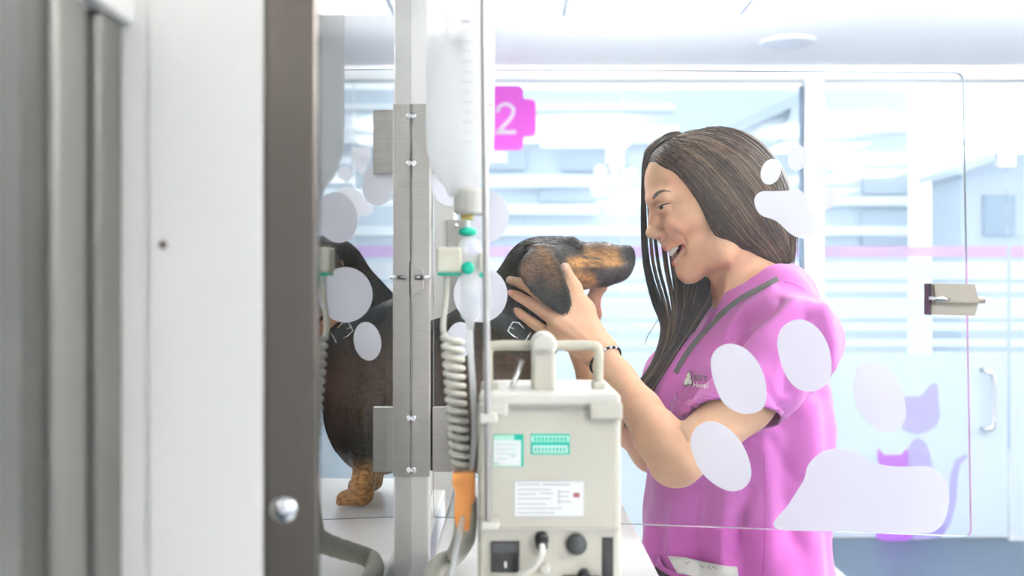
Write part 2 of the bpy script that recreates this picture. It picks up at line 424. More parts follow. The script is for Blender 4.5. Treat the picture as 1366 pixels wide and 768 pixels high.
# glazed partition at the back: header, posts, panes, frosted film
wall = struct(box('wall_back', (ROOM[0], YP-0.03, ZP(108)), (ROOM[1], YP+0.05, 2.4), M_whitewall))
box('bottom_rail', (ROOM[0], YP-0.01, 0), (XP(1067), YP+0.02, 0.03), M_alu, wall)
box('bottom_rail', (XP(1346), YP-0.01, 0), (ROOM[1], YP+0.02, 0.03), M_alu, wall)
box('post', (XP(1071), YP-0.04, 0), (XP(1096), YP+0.05, ZP(108)), M_alu, wall)
box('post_seal', (XP(1066.5), YP-0.012, 0.03), (XP(1070), YP+0.02, ZP(115)), mat('dark_seal', (0.10, 0.16, 0.24), 0.5), wall)
def far_pane(name, x0, x1, parent):
    return box(name, (x0, YP, 0.03), (x1, YP+0.01, ZP(110)), M_glass_back, parent)
for a, b in ((ROOM[0], -0.62), (-0.615, XP(830)), (XP(831.5), XP(1066)), (XP(1346), ROOM[1])):
    far_pane('pane', a, b, wall)
for px in (830.5,):
    box('pane_joint', (XP(px)-0.002, YP-0.003, 0.03), (XP(px)+0.002, YP+0.013, ZP(110)), M_alu, wall)
stripes = [('violet_stripe', 328, 343, M_purple), ('frosted_band', 349, 372, M_frost_band), ('frosted_band', 378, 389, M_frost_band),
           ('frosted_band', 397, 424, M_frost_band), ('frosted_band', 430, 441, M_frost_band), ('frosted_band', 452, 462, M_frost_band), ('frosted_sheet', 470, 716, M_frost)]
for nm, t, b, m in stripes:
    for x0, x1 in ((ROOM[0]+0.01, XP(1065)), (XP(1348), ROOM[1]-0.01)):
        box(nm, (x0, YP-0.004, ZP(b)), (x1, YP-0.002, ZP(t)), m, wall)
# hinged glass door in the partition
door = struct(thing('door_1', (XP(1220), YP, 0)))
far_pane('door_pane', XP(1098), XP(1344), door)
for nm, t, b, m in stripes:
    box(nm, (XP(1100), YP-0.004, ZP(b)), (XP(1343), YP-0.002, ZP(t)), m, door)
hp = [Vector((XP(1309), YP-0.005, ZP(493))), Vector((XP(1309), YP-0.05, ZP(493))), Vector((XP(1318), YP-0.055, ZP(496))), Vector((XP(1320), YP-0.055, ZP(510))),
      Vector((XP(1320), YP-0.055, ZP(555))), Vector((XP(1318), YP-0.055, ZP(569))), Vector((XP(1309), YP-0.05, ZP(571))), Vector((XP(1309), YP-0.005, ZP(571)))]
tube('pull_handle', hp, 0.012, M_chrome, door)
box('top_hinge', (XP(1330), YP-0.02, ZP(222)), (XP(1352), YP+0.03, ZP(202)), M_alu, door)
def far_decal(name, poly, m, parent, d=0.006, t=0.001):
    return prism(name, [(XP(x), YP-d, ZP(y)) for x, y in poly], (0, -t, 0), m, parent)
cat = tag(thing('cat_decal', (XP(1235), YP-0.006, ZP(716))), 'pale violet large cat silhouette on the frosted glass door', 'decal')
far_decal('cat_head', smooth2([(1199, 560), (1200, 535), (1210, 528), (1228, 527), (1241, 512), (1250, 514), (1251, 535), (1253, 555), (1245, 570), (1226, 578), (1207, 574)], 4), M_cat_pale, cat)
far_decal('cat_body', smooth2([(1222, 584), (1235, 592), (1242, 615), (1250, 660), (1258, 700), (1252, 716), (1195, 716), (1192, 690), (1202, 640), (1210, 600)], 4), M_cat_pale, cat)
far_decal('cat_tail', ribbon([(1252, 712), (1263, 695), (1270, 665), (1272, 635), (1277, 615), (1289, 607)], [9, 11, 11, 10, 9, 5]), M_cat_pale, cat)
kit = tag(thing('cat_decal', (XP(1190), YP-0.008, ZP(722))), 'strong violet kitten silhouette in front of the pale cat', 'decal')
far_decal('cat_head', smooth2([(1171, 598), (1179, 606), (1192, 606), (1201, 606), (1209, 598), (1211, 612), (1208, 624), (1192, 632), (1176, 626), (1170, 612)], 4), M_cat, kit, 0.009)
far_decal('cat_body', smooth2([(1192, 634), (1206, 650), (1212, 690), (1214, 718), (1170, 718), (1172, 690), (1178, 650)], 4), M_cat, kit, 0.009)
# room number sign on the glass
sg = tag(thing('room_number_sign', (XP(674), YP-0.006, ZP(200))), 'magenta cross shaped room number sign reading 2', 'sign')
def rplus(cx, cy, a, b, w, h, r):
    pts = []
    base = [(-w, -b), (w, -b), (w, -h), (a, -h), (a, h), (w, h), (w, b), (-w, b), (-w, h), (-a, h), (-a, -h), (-w, -h)]
    n = len(base)
    for i in range(n):
        p0, p, p1 = Vector(base[i-1]), Vector(base[i]), Vector(base[(i+1) % n])
        d0 = (p0-p).normalized(); d1 = (p1-p).normalized(); cr = (p-p0).x*(p1-p).y-(p-p0).y*(p1-p).x
        rr = r if cr > 0 else r*0.4
        for k in range(6):
            t = k/5; q = (p+d0*rr)*(1-t)**2+p*2*t*(1-t)+(p+d1*rr)*t*t; pts.append((cx+q.x, cy+q.y))
    return pts
far_decal('sign_plate', rplus(673, 157.5, 42, 43, 25, 25, 9), M_magenta, sg)
two = [Vector(p).to_2d() for p in ribbon([tuple(v.to_2d()) for v in catmull([(663.5, 150, 0), (666, 143, 0), (675, 139, 0), (684, 144, 0), (684, 153, 0), (677, 163, 0), (664, 176, 0)], 4)], 5.5)]
dg_ = far_decal('digit', two, M_signwhite, sg, 0.0075)
far_decal('digit', [(661, 173.5), (688, 173.5), (689, 176.5), (688, 179.5), (661, 179.5)], M_signwhite, sg, 0.0075)
# paw decal on the far partition
def paw_far(label, pieces):
    pts = [p for q in pieces for p in q]; cx = sum(p[0] for p in pts)/len(pts); by = max(p[1] for p in pts)
    t = tag(thing('paw_decal', (XP(cx), YP-0.006, ZP(by))), label, 'decal')
    for i, q in enumerate(pieces): far_decal('paw_pad' if i == 0 else 'paw_toe', q, M_signwhite, t)
paw_far('blurred white paw print on the far glass partition beside the dark hair', [smooth2([(806, 282), (812, 268), (832, 250), (850, 252), (856, 268), (845, 285), (820, 288)], 4),
        ellipse2(801, 228, 9, 10, -30), ellipse2(820, 222, 8, 11), ellipse2(842, 232, 9, 10, 20), ellipse2(796, 254, 8, 10, -20)])
tag(box('notice_card', (XP(807), YP-0.008, ZP(219)), (XP(833), YP-0.006, ZP(196)), M_signwhite), 'small white square notice above the blurred far paw print', 'notice')

# ceiling light panels and round vent
def ceiling_light(x, y, label):
    """flat panel; low hang and upward glow are added to brighten the ceiling"""
    t = tag(thing('ceiling_light', (x, y, 2.4)), label, 'light', 'square ceiling light panels')
    bm = bmesh.new(); w = 0.33
    for a, b, c, d in ((-w, -w, w, -w+0.02), (-w, w-0.02, w, w), (-w, -w+0.02, -w+0.02, w-0.02), (w-0.02, -w+0.02, w, w-0.02)):
        b_box(bm, (x+a, y+b, 2.275), (x+c, y+d, 2.295))
    link('frame', fin(bm, 'frame'), M_alu, t)
    box('diffuser', (x-w+0.02, y-w+0.02, 2.278), (x+w-0.02, y+w-0.02, 2.286), M_lamp, t)
    box('added_uplight', (x-w+0.02, y-w+0.02, 2.287), (x+w-0.02, y+w-0.02, 2.293), M_added_up if y < 3 else M_added_up2, t)  # glowing sheet added on top to brighten the ceiling
    for dx in (-0.3, 0.3): box('added_rod', (x+dx-0.004, y-0.004, 2.292), (x+dx+0.004, y+0.004, 2.4), M_alu, t)  # rods added to carry the lowered panel
ceiling_light(0.51, 3.42, 'square white ceiling light panel above the far partition')
for x, y, w in ((2.15, 3.1, 'added right of the visible panel to whiten the ceiling'), (3.5, 3.1, 'added nearest the far right corner to whiten the ceiling'), (1.55, 1.5, 'over the back of the person in pink'), (3.1, 1.5, 'over the middle of the right wall'),  # panels out of view; the far pair is added to whiten the ceiling
                (1.7, -0.2, 'to the right of the viewpoint'), (3.2, -0.2, 'right of the viewpoint by the right wall'), (1.3, -1.6, 'behind the viewpoint'), (-0.35, 2.6, 'added above the far kennel end to light the face')):  # last panel is added to brighten the face and the dog
    ceiling_light(x, y, 'unseen square white ceiling light panel '+w)
lathe('ceiling_vent', (1.25, 4.65, 2.385), [(0.105, 0.0), (0.125, 0.004), (0.13, 0.0145)], M_alu)
tag(bpy.data.objects['ceiling_vent'], 'round white vent on the ceiling above the person in pink', 'vent')

# outdoors beyond the partition
struct(box('ground', (-8, YP+0.06, -0.12), (14, 16, -0.02), M_pave))
bld = tag(thing('building', (0.5, 9.4, -0.02)), 'long pale blue building with white bands beyond the glass partition', 'building')
def XB(px): return (px-CX)*9.0/F
def ZB(py): return CAM_Z-(py-CY)*9.0/F
box('wall', (-7, 9.05, -0.02), (XB(1215), 10.5, ZB(118)), M_facade, bld)
for x0, x1, t, b in ((560, 905, 168, 192), (560, 840, 233, 250), (560, 800, 272, 286), (560, 1210, 302, 314), (700, 900, 139, 147), (1090, 1212, 150, 176), (1095, 1150, 210, 228), (1100, 1212, 262, 274), (940, 1066, 262, 275)):
    box('band', (XB(x0), 8.96, ZB(b)), (XB(x1), 9.05, ZB(t)), M_band, bld)
for x0, x1, t, b in ((560, 660, 290, 330), (720, 800, 250, 270), (750, 830, 205, 228), (1152, 1212, 226, 258), (1150, 1212, 282, 326), (930, 1062, 205, 240), (600, 700, 200, 226)):
    box('window', (XB(x0), 9.0, ZB(b)), (XB(x1), 9.05, ZB(t)), M_facade2, bld)
prism('roof', [(XB(900), 8.9, ZB(200)), (XB(1060), 8.9, ZB(128)), (XB(1068), 8.9, ZB(128)), (XB(1068), 8.9, ZB(200)), (XB(1040), 8.9, ZB(200)), (XB(1052), 8.9, ZB(146)), (XB(925), 8.9, ZB(203))], (0, 0.14, 0), M_facade2, bld)
hs = tag(thing('house', (XB(1350), 8.6, -0.02)), 'grey blue gabled house outside behind the right glass door', 'building')
prism('wall', [(XB(1236), 8.3, -0.02), (XB(1236), 8.3, ZB(240)), (XB(1420), 8.3, ZB(170)), (XB(1600), 8.3, ZB(240)), (XB(1600), 8.3, -0.02)], (0, 0.6, 0), M_facade2, hs)
prism('roof', [(XB(1225), 8.2, ZB(246)), (XB(1420), 8.2, ZB(170)), (XB(1610), 8.2, ZB(246)), (XB(1610), 8.2, ZB(238)), (XB(1420), 8.2, ZB(160)), (XB(1225), 8.2, ZB(238))], (0, 0.8, 0), M_facade, hs)
box('window', (XB(1262), 8.27, ZB(320)), (XB(1300), 8.3, ZB(270)), M_window_far, hs)

# ------------------------------------------------------------------ kennel bank on the left
KD = -0.80
kb = tag(thing('kennel_bank', (XK-0.3, 1.0, 0)), 'white and steel kennel bank along the left edge', 'kennel')
def ky(px): return -XK*F/(CX-px)
y_c = 0.645                    # near edge of the closed compartment
XN = -0.2365                    # front plane of the set-back near compartment
def kn_(px): return -XN*F/(CX-px)
def xf(px): return (px-CX)*y_c/F
y_p0, y_p1, y_p2 = 1.232, 1.258, 1.93
# carcass: dividers, floors, back, top, with open compartments
box('back_panel', (KD-0.02, 0.1, 0), (KD, 2.05, 2.1), M_white, kb)
box('top_panel', (KD, y_c, 2.08), (XK-0.03, 2.05, 2.1), M_white, kb)
box('divider', (KD, y_c+0.002, 0), (XK-0.03, y_c+0.028, 2.08), M_white, kb)
box('divider', (KD, y_p0+0.002, 0), (XK-0.03, y_p1, 2.08), M_white, kb)
box('divider', (KD, y_p2, 0), (XK-0.03, 2.05, 2.08), M_white, kb)
box('floor_panel', (KD, y_c+0.028, 0.90), (XK-0.03, y_p0+0.002, 0.94), M_white, kb)
box('floor_panel', (KD, y_p1, 0.90), (XK-0.03, y_p2, 0.949), M_white, kb)
box('lower_front', (XK-0.03, y_c, 0.05), (XK-0.005, 2.05, 0.90), M_white, kb, bev=0.003)
box('upper_shelf', (KD, y_c+0.028, 1.66), (XK-0.03, y_p0+0.002, 1.69), M_white, kb)
box('upper_shelf', (KD, y_p1, 1.66), (XK-0.03, y_p2, 1.69), M_white, kb)
box('upper_front', (XK-0.03, y_c, 1.69), (XK-0.005, 2.05, 2.08), M_white, kb, bev=0.003)
# white end panel and steel edge strip, facing the viewer
box('white_panel', (xf(205), y_c-0.012, 0), (xf(358)-0.0004, y_c, 2.08), M_white, kb, bev=0.002)
box('steel_strip', (xf(358), y_c-0.012, 0), (XK-0.0005, y_c, 2.08), M_steel, kb, bev=0.001)
yf = y_c-0.012
lathe('bolt', ((379-CX)*yf/F, yf, CAM_Z-(679-CY)*yf/F), [(0.0088, 0), (0.0088, -0.002), (0.006, -0.0045), (0.001, -0.005)], M_chrome, kb, axis='Y')
lathe('bolt', ((218-CX)*yf/F, yf, CAM_Z-(326-CY)*yf/F), [(0.0028, 0), (0.002, -0.0015)], M_steel, kb, axis='Y')
# near compartment, set back: glass door in a folded steel frame
ztop = 1.442; zb = 0.2; ye = y_c-0.004
box('door_frame', (XN-0.03, ye-0.006, zb), (xf(206), ye+0.004, ztop+0.02), M_white, kb, bev=0.003)
box('door_frame', (XN-0.03, 0.12, ztop), (XN+0.004, ye-0.006, ztop+0.02), M_white, kb, bev=0.004)
box('white_panel', (XN-0.03, 0.12, ztop+0.02), (XN, ye-0.006, 2.08), M_white, kb)
box('gasket', (XN-0.02, kn_(171), zb), (XN-0.010, ye-0.0065, ztop), M_black, kb)
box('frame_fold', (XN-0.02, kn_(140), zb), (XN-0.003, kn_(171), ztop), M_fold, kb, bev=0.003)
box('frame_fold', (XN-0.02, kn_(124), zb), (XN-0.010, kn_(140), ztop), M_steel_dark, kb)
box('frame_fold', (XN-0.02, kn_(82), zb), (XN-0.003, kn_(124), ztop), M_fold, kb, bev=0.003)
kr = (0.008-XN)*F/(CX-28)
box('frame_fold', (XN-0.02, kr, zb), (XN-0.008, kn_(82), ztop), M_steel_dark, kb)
box('door_glass', (XN-0.014, 0.13, zb), (XN-0.008, kr-0.0005, ztop), mat_glass('near_kennel_glass', gain=3.5), kb)
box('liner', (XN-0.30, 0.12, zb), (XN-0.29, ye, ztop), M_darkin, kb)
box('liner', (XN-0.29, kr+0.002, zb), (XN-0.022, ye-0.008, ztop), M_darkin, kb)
# closed compartment: glass front, with grey liner
box('front_glass', (XK-0.006, y_c, 0.945), (XK, y_p0-0.001, 1.655), M_glass_pane, kb)
box('liner', (KD+0.002, y_c, 0.942), (KD+0.006, y_p0, 1.655), M_grey_inside, kb)
# post between the compartments
box('post', (XK-0.03, y_p0, 0), (XK+0.021, y_p1, 2.08), M_white, kb, bev=0.002)
zt, zl = CAM_Z-(139-CY)*y_p0/F, CAM_Z-(635-CY)*y_p0/F
st = box('post_plate', (XK+0.001, y_p0-0.003, zl), (XK+0.022, y_p0, zt), M_steel_plate, kb, bev=0.0006)
for py in (155, 218, 557, 626):
    lathe('screw', (XK+0.0022, y_p0-0.003, CAM_Z-(py-CY)*y_p0/F), [(0.0042, 0), (0.0042, -0.0012), (0.003, -0.002), (0.0012, -0.0015)], M_chrome, kb, axis='Y', seg=14)
zk = CAM_Z-(371-CY)*y_p0/F
lk = prism('lock_plate', [(XK+0.001, y_p0-0.003, zk+0.020), (XK+0.004, y_p0-0.003, zk+0.020), (XK+0.015, y_p0-0.003, zk+0.010), (XK+0.015, y_p0-0.003, zk-0.012), (XK+0.004, y_p0-0.003, zk-0.021), (XK+0.001, y_p0-0.003, zk-0.021)], (0, -0.012, 0), M_steel_plate, kb)
tube('lock_pin', [(XK+0.006, y_p0-0.016, zk+0.001), (XK+0.016, y_p0-0.018, zk+0.001), (XK+0.024, y_p0-0.020, zk+0.001)], [0.003, 0.0034, 0.0022], M_chrome, kb)
# far jamb of the open compartment
box('post', (XK-0.03, y_p2, 0), (XK+0.012, 2.05, 2.08), M_white, kb, bev=0.002)
box('keeper_plate', (XP(597, y_p2), y_p2-0.003, 1.05), (XP(622, y_p2), y_p2, ZP(293, y_p2)), M_steel_plate, kb, bev=0.0005)
for py in (301, 402):
    lathe('screw', (XP(608, y_p2), y_p2-0.003, ZP(py, y_p2)), [(0.005, 0), (0.005, -0.0015), (0.002, -0.0022)], M_chrome, kb, axis='Y', seg=14)

# ------------------------------------------------------------------ open glass door of the kennel, standing out towards the right
YL, YR = 1.255, 1.215
XL0 = (575-CX)*YL/F
def DP(px, py, off=0.0):
    """pixel on the plane of the open door"""
    x0, y0 = XL0, YL; x1, y1 = (1290-CX)*YR/F, YR
    dx, dy = x1-x0, y1-y0; u = (px-CX)/F           # x = u*y
    t = (u*y0-x0)/(dx-u*dy); Y = y0+t*dy
    p = P(px, py, Y); n = Vector((dy, -dx, 0)).normalized()
    if n.y > 0: n = -n
    return p+n*off
gd = tag(thing('kennel_glass_door', DP(930, 700)), 'open clear glass kennel door with white paw prints in front of the person', 'door')
outline = [(578, 92), (1272, 96), (1279, 97), (1284, 100.5), (1286, 107), (1296.5, 706), (1295.5, 711.5), (1292, 714.5), (1285, 715.5), (578, 690)]
pv = [DP(x, y) for x, y in outline]; dn = (DP(900, 400, 1)-DP(900, 400)); th = -dn*0.006
bm = bmesh.new(); a = [bm.verts.new(p) for p in pv]; b = [bm.verts.new(p+th) for p in pv]
bm.faces.new(a); bm.faces.new(b[::-1])
link('pane', fin(bm, 'pane'), M_glass, gd)
bm = bmesh.new(); a = [bm.verts.new(p) for p in pv]; b = [bm.verts.new(p+th) for p in pv]; n = len(pv)
for i in range(n): bm.faces.new((a[i], a[(i+1) % n], b[(i+1) % n], b[i]))
link('pane_edge', fin(bm, 'pane_edge'), M_glass_edge, gd)
def door_decal(name, poly): return prism(name, [DP(x, y, 0.0002) for x, y in poly], dn*0.0004, M_film, gd)
# big paw
door_decal('paw_toe', smooth2([(948, 482), (956, 465), (974, 458), (996, 466), (1014, 488), (1022, 515), (1020, 540), (1008, 550), (988, 551), (966, 538), (953, 512)], 4))
door_decal('paw_toe', smooth2([(1037, 462), (1041, 440), (1056, 428), (1074, 427), (1093, 440), (1106, 465), (1109, 495), (1101, 513), (1083, 522), (1062, 517), (1046, 496)], 4))
door_decal('paw_toe', smooth2([(921, 592), (927, 572), (943, 562), (962, 565), (984, 583), (998, 609), (1002, 634), (993, 650), (975, 655), (952, 645), (932, 624)], 4))
door_decal('paw_toe', smooth2([(1138, 511), (1146, 489), (1160, 483), (1182, 488), (1198, 507), (1207, 535), (1207, 560), (1192, 576), (1170, 574), (1150, 556), (1140, 533)], 4))
door_decal('paw_pad', smooth2([(1034, 704), (1052, 672), (1072, 640), (1078, 620), (1096, 603), (1120, 598), (1142, 603), (1166, 617), (1200, 622), (1240, 622), (1259, 636), (1266, 660), (1262, 688), (1250, 706), (1220, 712), (1120, 708)], 4))
# small paw over the hair
door_decal('paw_pad', smooth2([(1006, 268), (1014, 256), (1034, 255), (1052, 254), (1064, 252), (1075, 262), (1080, 280), (1090, 296), (1086, 312), (1074, 318), (1056, 313), (1036, 295), (1014, 286)], 4))
for e in ((1028, 229, 13, 17.5, 18), (1064, 211, 13, 17, 15), (1093, 226, 13, 15, 25), (1103, 265, 12, 16, 35)): door_decal('paw_toe', ellipse2(*e))
# paw by the hinge
for e in ((597, 245, 22, 30, -10), (652, 290, 27, 34, 12), (641, 393, 36, 37, 0), (612, 455, 18, 26, 10)): door_decal('paw_toe', ellipse2(*e))
# hinges
for y0, y1 in ((148, 232), (543, 628)):
    A = [DP(578, y0), DP(604, y0), DP(604, y1), DP(578, y1)]
    prism('hinge', [p+dn*0.006 for p in A], -dn*0.018, M_steel_plate, gd)
# latch at the free edge
A = [(1239, 378), (1298, 379), (1303, 402), (1298, 421), (1239, 419)]
lt = prism('latch', [DP(x, y, 0.006) for x, y in A], dn*-0.018, M_latch, gd)
prism('latch_face', [DP(x, y, 0.006) for x, y in ((1242, 380), (1296, 381), (1302, 404), (1244, 404))], dn*0.005, M_latch, gd)
prism('latch_gasket', [DP(x, y, 0.0065) for x, y in ((1237.5, 378), (1240, 378), (1240, 420), (1237.5, 419))], dn*-0.019, M_black, gd)
tube('latch_pin', [DP(1234, 397.5, 0.014), DP(1248, 398, 0.014), DP(1262, 399, 0.012)], [0.0018, 0.003, 0.002], M_chrome, gd)
tube('latch_bolt', [DP(1296, 400, -0.002), DP(1314, 400, -0.002)], 0.0042, M_latch, gd)

# ------------------------------------------------------------------ white trolley table beside the kennels
tz = 0.95
tb = tag(thing('treatment_trolley', (0.04, 1.1, 0)), 'narrow white treatment trolley standing along the kennel bank', 'trolley')
M_tab = mat('white_trolley_top', (0.93, 0.93, 0.92), 0.3)
box('table_top', (XK+0.024, 0.42, tz-0.03), (0.170, 1.78, tz), M_tab, tb, bev=0.004)
for x in (XK+0.05, 0.145):
    for y in (0.47, 1.73): box('leg', (x-0.015, y-0.015, 0.0), (x+0.015, y+0.015, tz-0.03), M_steel, tb)
box('lower_shelf', (XK+0.035, 0.486, 0.25), (0.13, 1.714, 0.27), M_tab, tb)

# stool standing behind the person
sx, sy_ = 0.955, 3.0
stl = tag(thing('stool', (sx, sy_, 0)), 'small grey metal stool half hidden behind the person in pink', 'stool')
M_stool = mat('warm_grey_stool_metal', (0.42, 0.40, 0.37), 0.4, 0.4)
box('seat', (sx-0.20, sy_-0.15, 0.43), (sx, sy_+0.15, 0.46), M_stool, stl, bev=0.006)
for dx, dy in ((-0.185, -0.13), (-0.185, 0.13), (-0.015, -0.13), (-0.015, 0.13)): box('leg', (sx+dx-0.008, sy_+dy-0.008, 0), (sx+dx+0.008, sy_+dy+0.008, 0.43), M_stool, stl)

# ------------------------------------------------------------------ the dog
YD = 1.60; SD = YD/F
def D_(px, py, dy=0.0): return (XP(px, YD), YD+dy, ZP(py, YD))
f = Field((-0.60, 1.40, 0.945), (0.21, 1.80, 1.38), 0.0027)
r_ = lambda n: n*SD
# trunk, chest, rump (mostly inside the kennel)
f.chain([(-0.44, YD, 1.075), (-0.30, YD, 1.105), (-0.15, YD, 1.108), (-0.06, YD, 1.105)], [0.085, 0.085, 0.105, 0.105], 0.03)
f.ell((-0.025, YD, 1.09), (0.07, 0.078, 0.10), k=0.03)
# neck
f.chain([D_(636, 500), D_(688, 438), D_(713, 392), D_(724, 368)], [r_(74), r_(52), r_(44), r_(40)], 0.04, sy=0.95)
f.cap(D_(600, 490), D_(700, 400), r_(48), r_(30), 0.05)
# skull, stop and muzzle
f.ell(D_(733, 353), (r_(44), 0.050, r_(36)), k=0.02)
f.ell(D_(712, 358), (r_(34), 0.047, r_(34)), k=0.02)
f.cap(D_(757, 346), D_(768, 348), r_(26), r_(21), 0.02)
f.chain([D_(765, 342), D_(800, 340), D_(833, 340)], [r_(17), r_(14), r_(11.5)], 0.015, sy=1.25)
f.chain([D_(770, 356), D_(800, 354), D_(829, 352)], [r_(24), r_(22), r_(17)], 0.015, sy=1.0)
f.ell(D_(815, 362), (r_(23), 0.021, r_(15.5)), k=0.012)
for s_ in (-1, 1):
    f.cap(D_(790, 360, s_*0.012), D_(822, 359, s_*0.010), r_(16), r_(12), 0.012)      # flews
    f.cap(D_(762, 322.5, s_*0.026), D_(772, 330, s_*0.025), r_(6.5), r_(6), 0.012)    # brow
    f.cap(D_(752, 362, s_*0.030), D_(775, 365, s_*0.020), r_(20), r_(12), 0.02)       # cheek
    f.ell(D_(769, 330.5, s_*0.037), (0.007, 0.006, 0.0055), k=0.003, op='sub')
    f.cap(D_(763, 326.0, s_*0.0345), D_(775, 329.0, s_*0.031), 0.0026, 0.0022, 0.003)
    f.cap(D_(763, 333.0, s_*0.0345), D_(775, 334.5, s_*0.031), 0.0024, 0.002, 0.003)
f.cap(D_(768, 372), D_(806, 373), r_(13), r_(6), 0.015)                                # lower jaw
f.ell(D_(838, 338), (r_(8.5), 0.0135, r_(10)), k=0.006)                                # nose pad
for s_ in (-1, 1):
    f.ell(D_(844, 338, s_*0.008), (0.004, 0.0035, 0.003), k=0.002, op='sub')
    f.chain([D_(842, 343, s_*0.016), D_(838, 341, s_*0.0165)], [0.001, 0.001], 0.001, op='sub')
# mouth line
for s_ in (-1, 1):
    f.chain([D_(842, 350, s_*0.013), D_(834, 352, s_*0.024), D_(815, 350, s_*0.034), D_(790, 347, s_*0.036)], [0.0006]*4, 0.006, op='sub')
# legs
for s_ in (-1, 1):
    f.chain([D_(672, 520, s_*0.055), D_(664, 585, s_*0.055), D_(668, 636, s_*0.055), D_(671, 650, s_*0.055)], [0.036, 0.021, 0.016, 0.0165], 0.012)
    f.ell(D_(679, 653, s_*0.055), (0.027, 0.018, 0.0125), k=0.008)
    for q in (-0.010, 0.0, 0.010): f.cap(D_(688, 656, s_*0.055+q), D_(697, 657.5, s_*0.055+q), 0.0075, 0.0065, 0.005)
    f.chain([(-0.43, YD+s_*0.06, 1.06), (-0.40, YD+s_*0.065, 1.02), (-0.47, YD+s_*0.065, 0.99), (-0.44, YD+s_*0.065, 0.968)], [0.062, 0.04, 0.022, 0.018], 0.02)
    f.ell((-0.42, YD+s_*0.065, 0.966), (0.035, 0.02, 0.0145), k=0.01)
f.chain([(-0.51, YD, 1.11), (-0.55, YD, 1.08), (-0.565, YD, 1.02)], [0.018, 0.013, 0.008], 0.015)
# hanging ears: leaf shaped flaps lying out over the cheek
ear_poly = smooth2([(716, 331), (728, 331), (738, 340), (747, 358), (754, 380), (758.5, 402), (756, 413), (748, 416.5), (737, 410), (722, 399), (708, 386), (697, 370), (693, 358), (699, 343)], 4)
exz = [(XP(x, YD-0.07), ZP(y, YD-0.07)) for x, y in ear_poly]
ztop_e = ZP(331, YD-0.07)
def ear_fn(sg_):
    def fn(X, Y, Z):
        sd = poly_sd(X[:, 0, 0][:, None]+0*Z[0, 0, :][None, :], Z[0, 0, :][None, :]+0*X[:, 0, 0][:, None], exz)[:, None, :]
        q = np.clip((ztop_e-Z)/0.10, 0, 1.05)
        y0 = 0.045+0.070*np.sqrt(q)-0.004*np.clip(-sd/0.02, 0, 1)       # drapes over cheek, hand and neck
        yy = np.abs(sg_*(Y-YD)-y0)-0.0028
        a = np.maximum(sd, -1); return np.minimum(np.maximum(a, yy), 0)+np.sqrt(np.maximum(a, 0)**2+np.maximum(yy, 0)**2)-0.0018
    return fn
for s_ in (-1, 1):
    y0_, y1_ = (YD-0.14, YD-0.035) if s_ < 0 else (YD+0.035, YD+0.14)
    f.func((min(p[0] for p in exz)-0.01, y0_, min(p[1] for p in exz)-0.01), (max(p[0] for p in exz)+0.01, y1_, max(p[1] for p in exz)+0.01), ear_fn(s_), 0.006)
    f.cap(D_(712, 338, s_*0.045), D_(733, 338, s_*0.047), r_(10), r_(10), 0.012)
dV, dQ = biggest(*f.mesh(2))
# coat pattern: black-brown brindle with tan muzzle, cheeks and ear blaze
px, py = CX+F*dV[:, 0]/YD, CY-F*(dV[:, 2]-CAM_Z)/YD
earish = (np.abs(dV[:, 1]-YD) > 0.052) & (poly_sd(px, py, [(690, 325), (745, 325), (770, 420), (690, 420)]) < 0) 
def sm(d, a, b): return np.clip((b-d)/(b-a), 0, 1)**1.5
blk = np.array([0.018, 0.014, 0.012]); tan = np.array([0.46, 0.22, 0.075]); brn = np.array([0.14, 0.072, 0.038]); gry = np.array([0.075, 0.068, 0.066])
T = np.tile(blk, (len(dV), 1))
def lay(c, w): 
    global T
    w = np.clip(w, 0, 1)[:, None]; T = T*(1-w)+c*w
n1 = rng.random(len(dV))*0.3
lay(gry, 0.55*sm(seg_dist(px, py, [(725, 330), (750, 325)]), 8, 40))
head = px > 755
lay(tan, 0.75*sm(seg_dist(px, py, [(785, 337), (822, 336)]), 3, 13)*head)
lay(tan, 1.0*sm(seg_dist(px, py, [(757, 352), (790, 348), (828, 352)]), 4, 12)*head)
lay(tan, 0.8*sm(seg_dist(px, py, [(770, 372), (786, 376)]), 6, 17)*head)
lay(gry, 0.95*sm(seg_dist(px, py, [(800, 368), (838, 360)]), 5, 13)*head)
lay(brn, 0.7*sm(seg_dist(px, py, [(780, 331), (835, 332)]), 2, 9)*head)
lay(gry*0.9, 0.9*sm(seg_dist(px, py, [(775, 343), (800, 346)]), 0.8, 2.6)*head)
lay(gry*0.8, 0.75*sm(seg_dist(px, py, [(832, 332), (838, 360)]), 6, 12)*head)
lay(np.array([0.03, 0.028, 0.03]), sm(seg_dist(px, py, [(838, 334), (843, 342)]), 8, 11)*head)
lay(brn*1.0, 0.75*sm(seg_dist(px, py, [(703, 362), (722, 345), (738, 372)]), 5, 22)*earish)
lay(tan*0.55, 0.5*sm(seg_dist(px, py, [(720, 334), (732, 352)]), 2, 12)*earish)
lay(brn*0.8, 0.55*sm(seg_dist(px, py, [(640, 500), (700, 500)]), 20, 90)*(~earish)*(px < 735)*(py > 430))
lay(tan*0.8, sm(seg_dist(px, py, [(660, 640), (700, 660)]), 20, 45))
M_coat = mat_attr('short_dog_coat', 0.5, bump=0.5, bscale=420, nvar=0.6, nscale=260, stretch=(0.35, 1, 0.8), spec=0.3)
dog_base = (-0.10, YD, tz)
dog = link('dog', np_mesh('dog', dV, dQ, T), M_coat, base=dog_base)
tag(dog, 'black and tan short haired dog with hanging ears held by the person in pink', 'dog')
dsurf = Surf(dV, dQ)
M_eye = mat('dog_eye', (0.03, 0.016, 0.01), 0.08, coat=0.5)
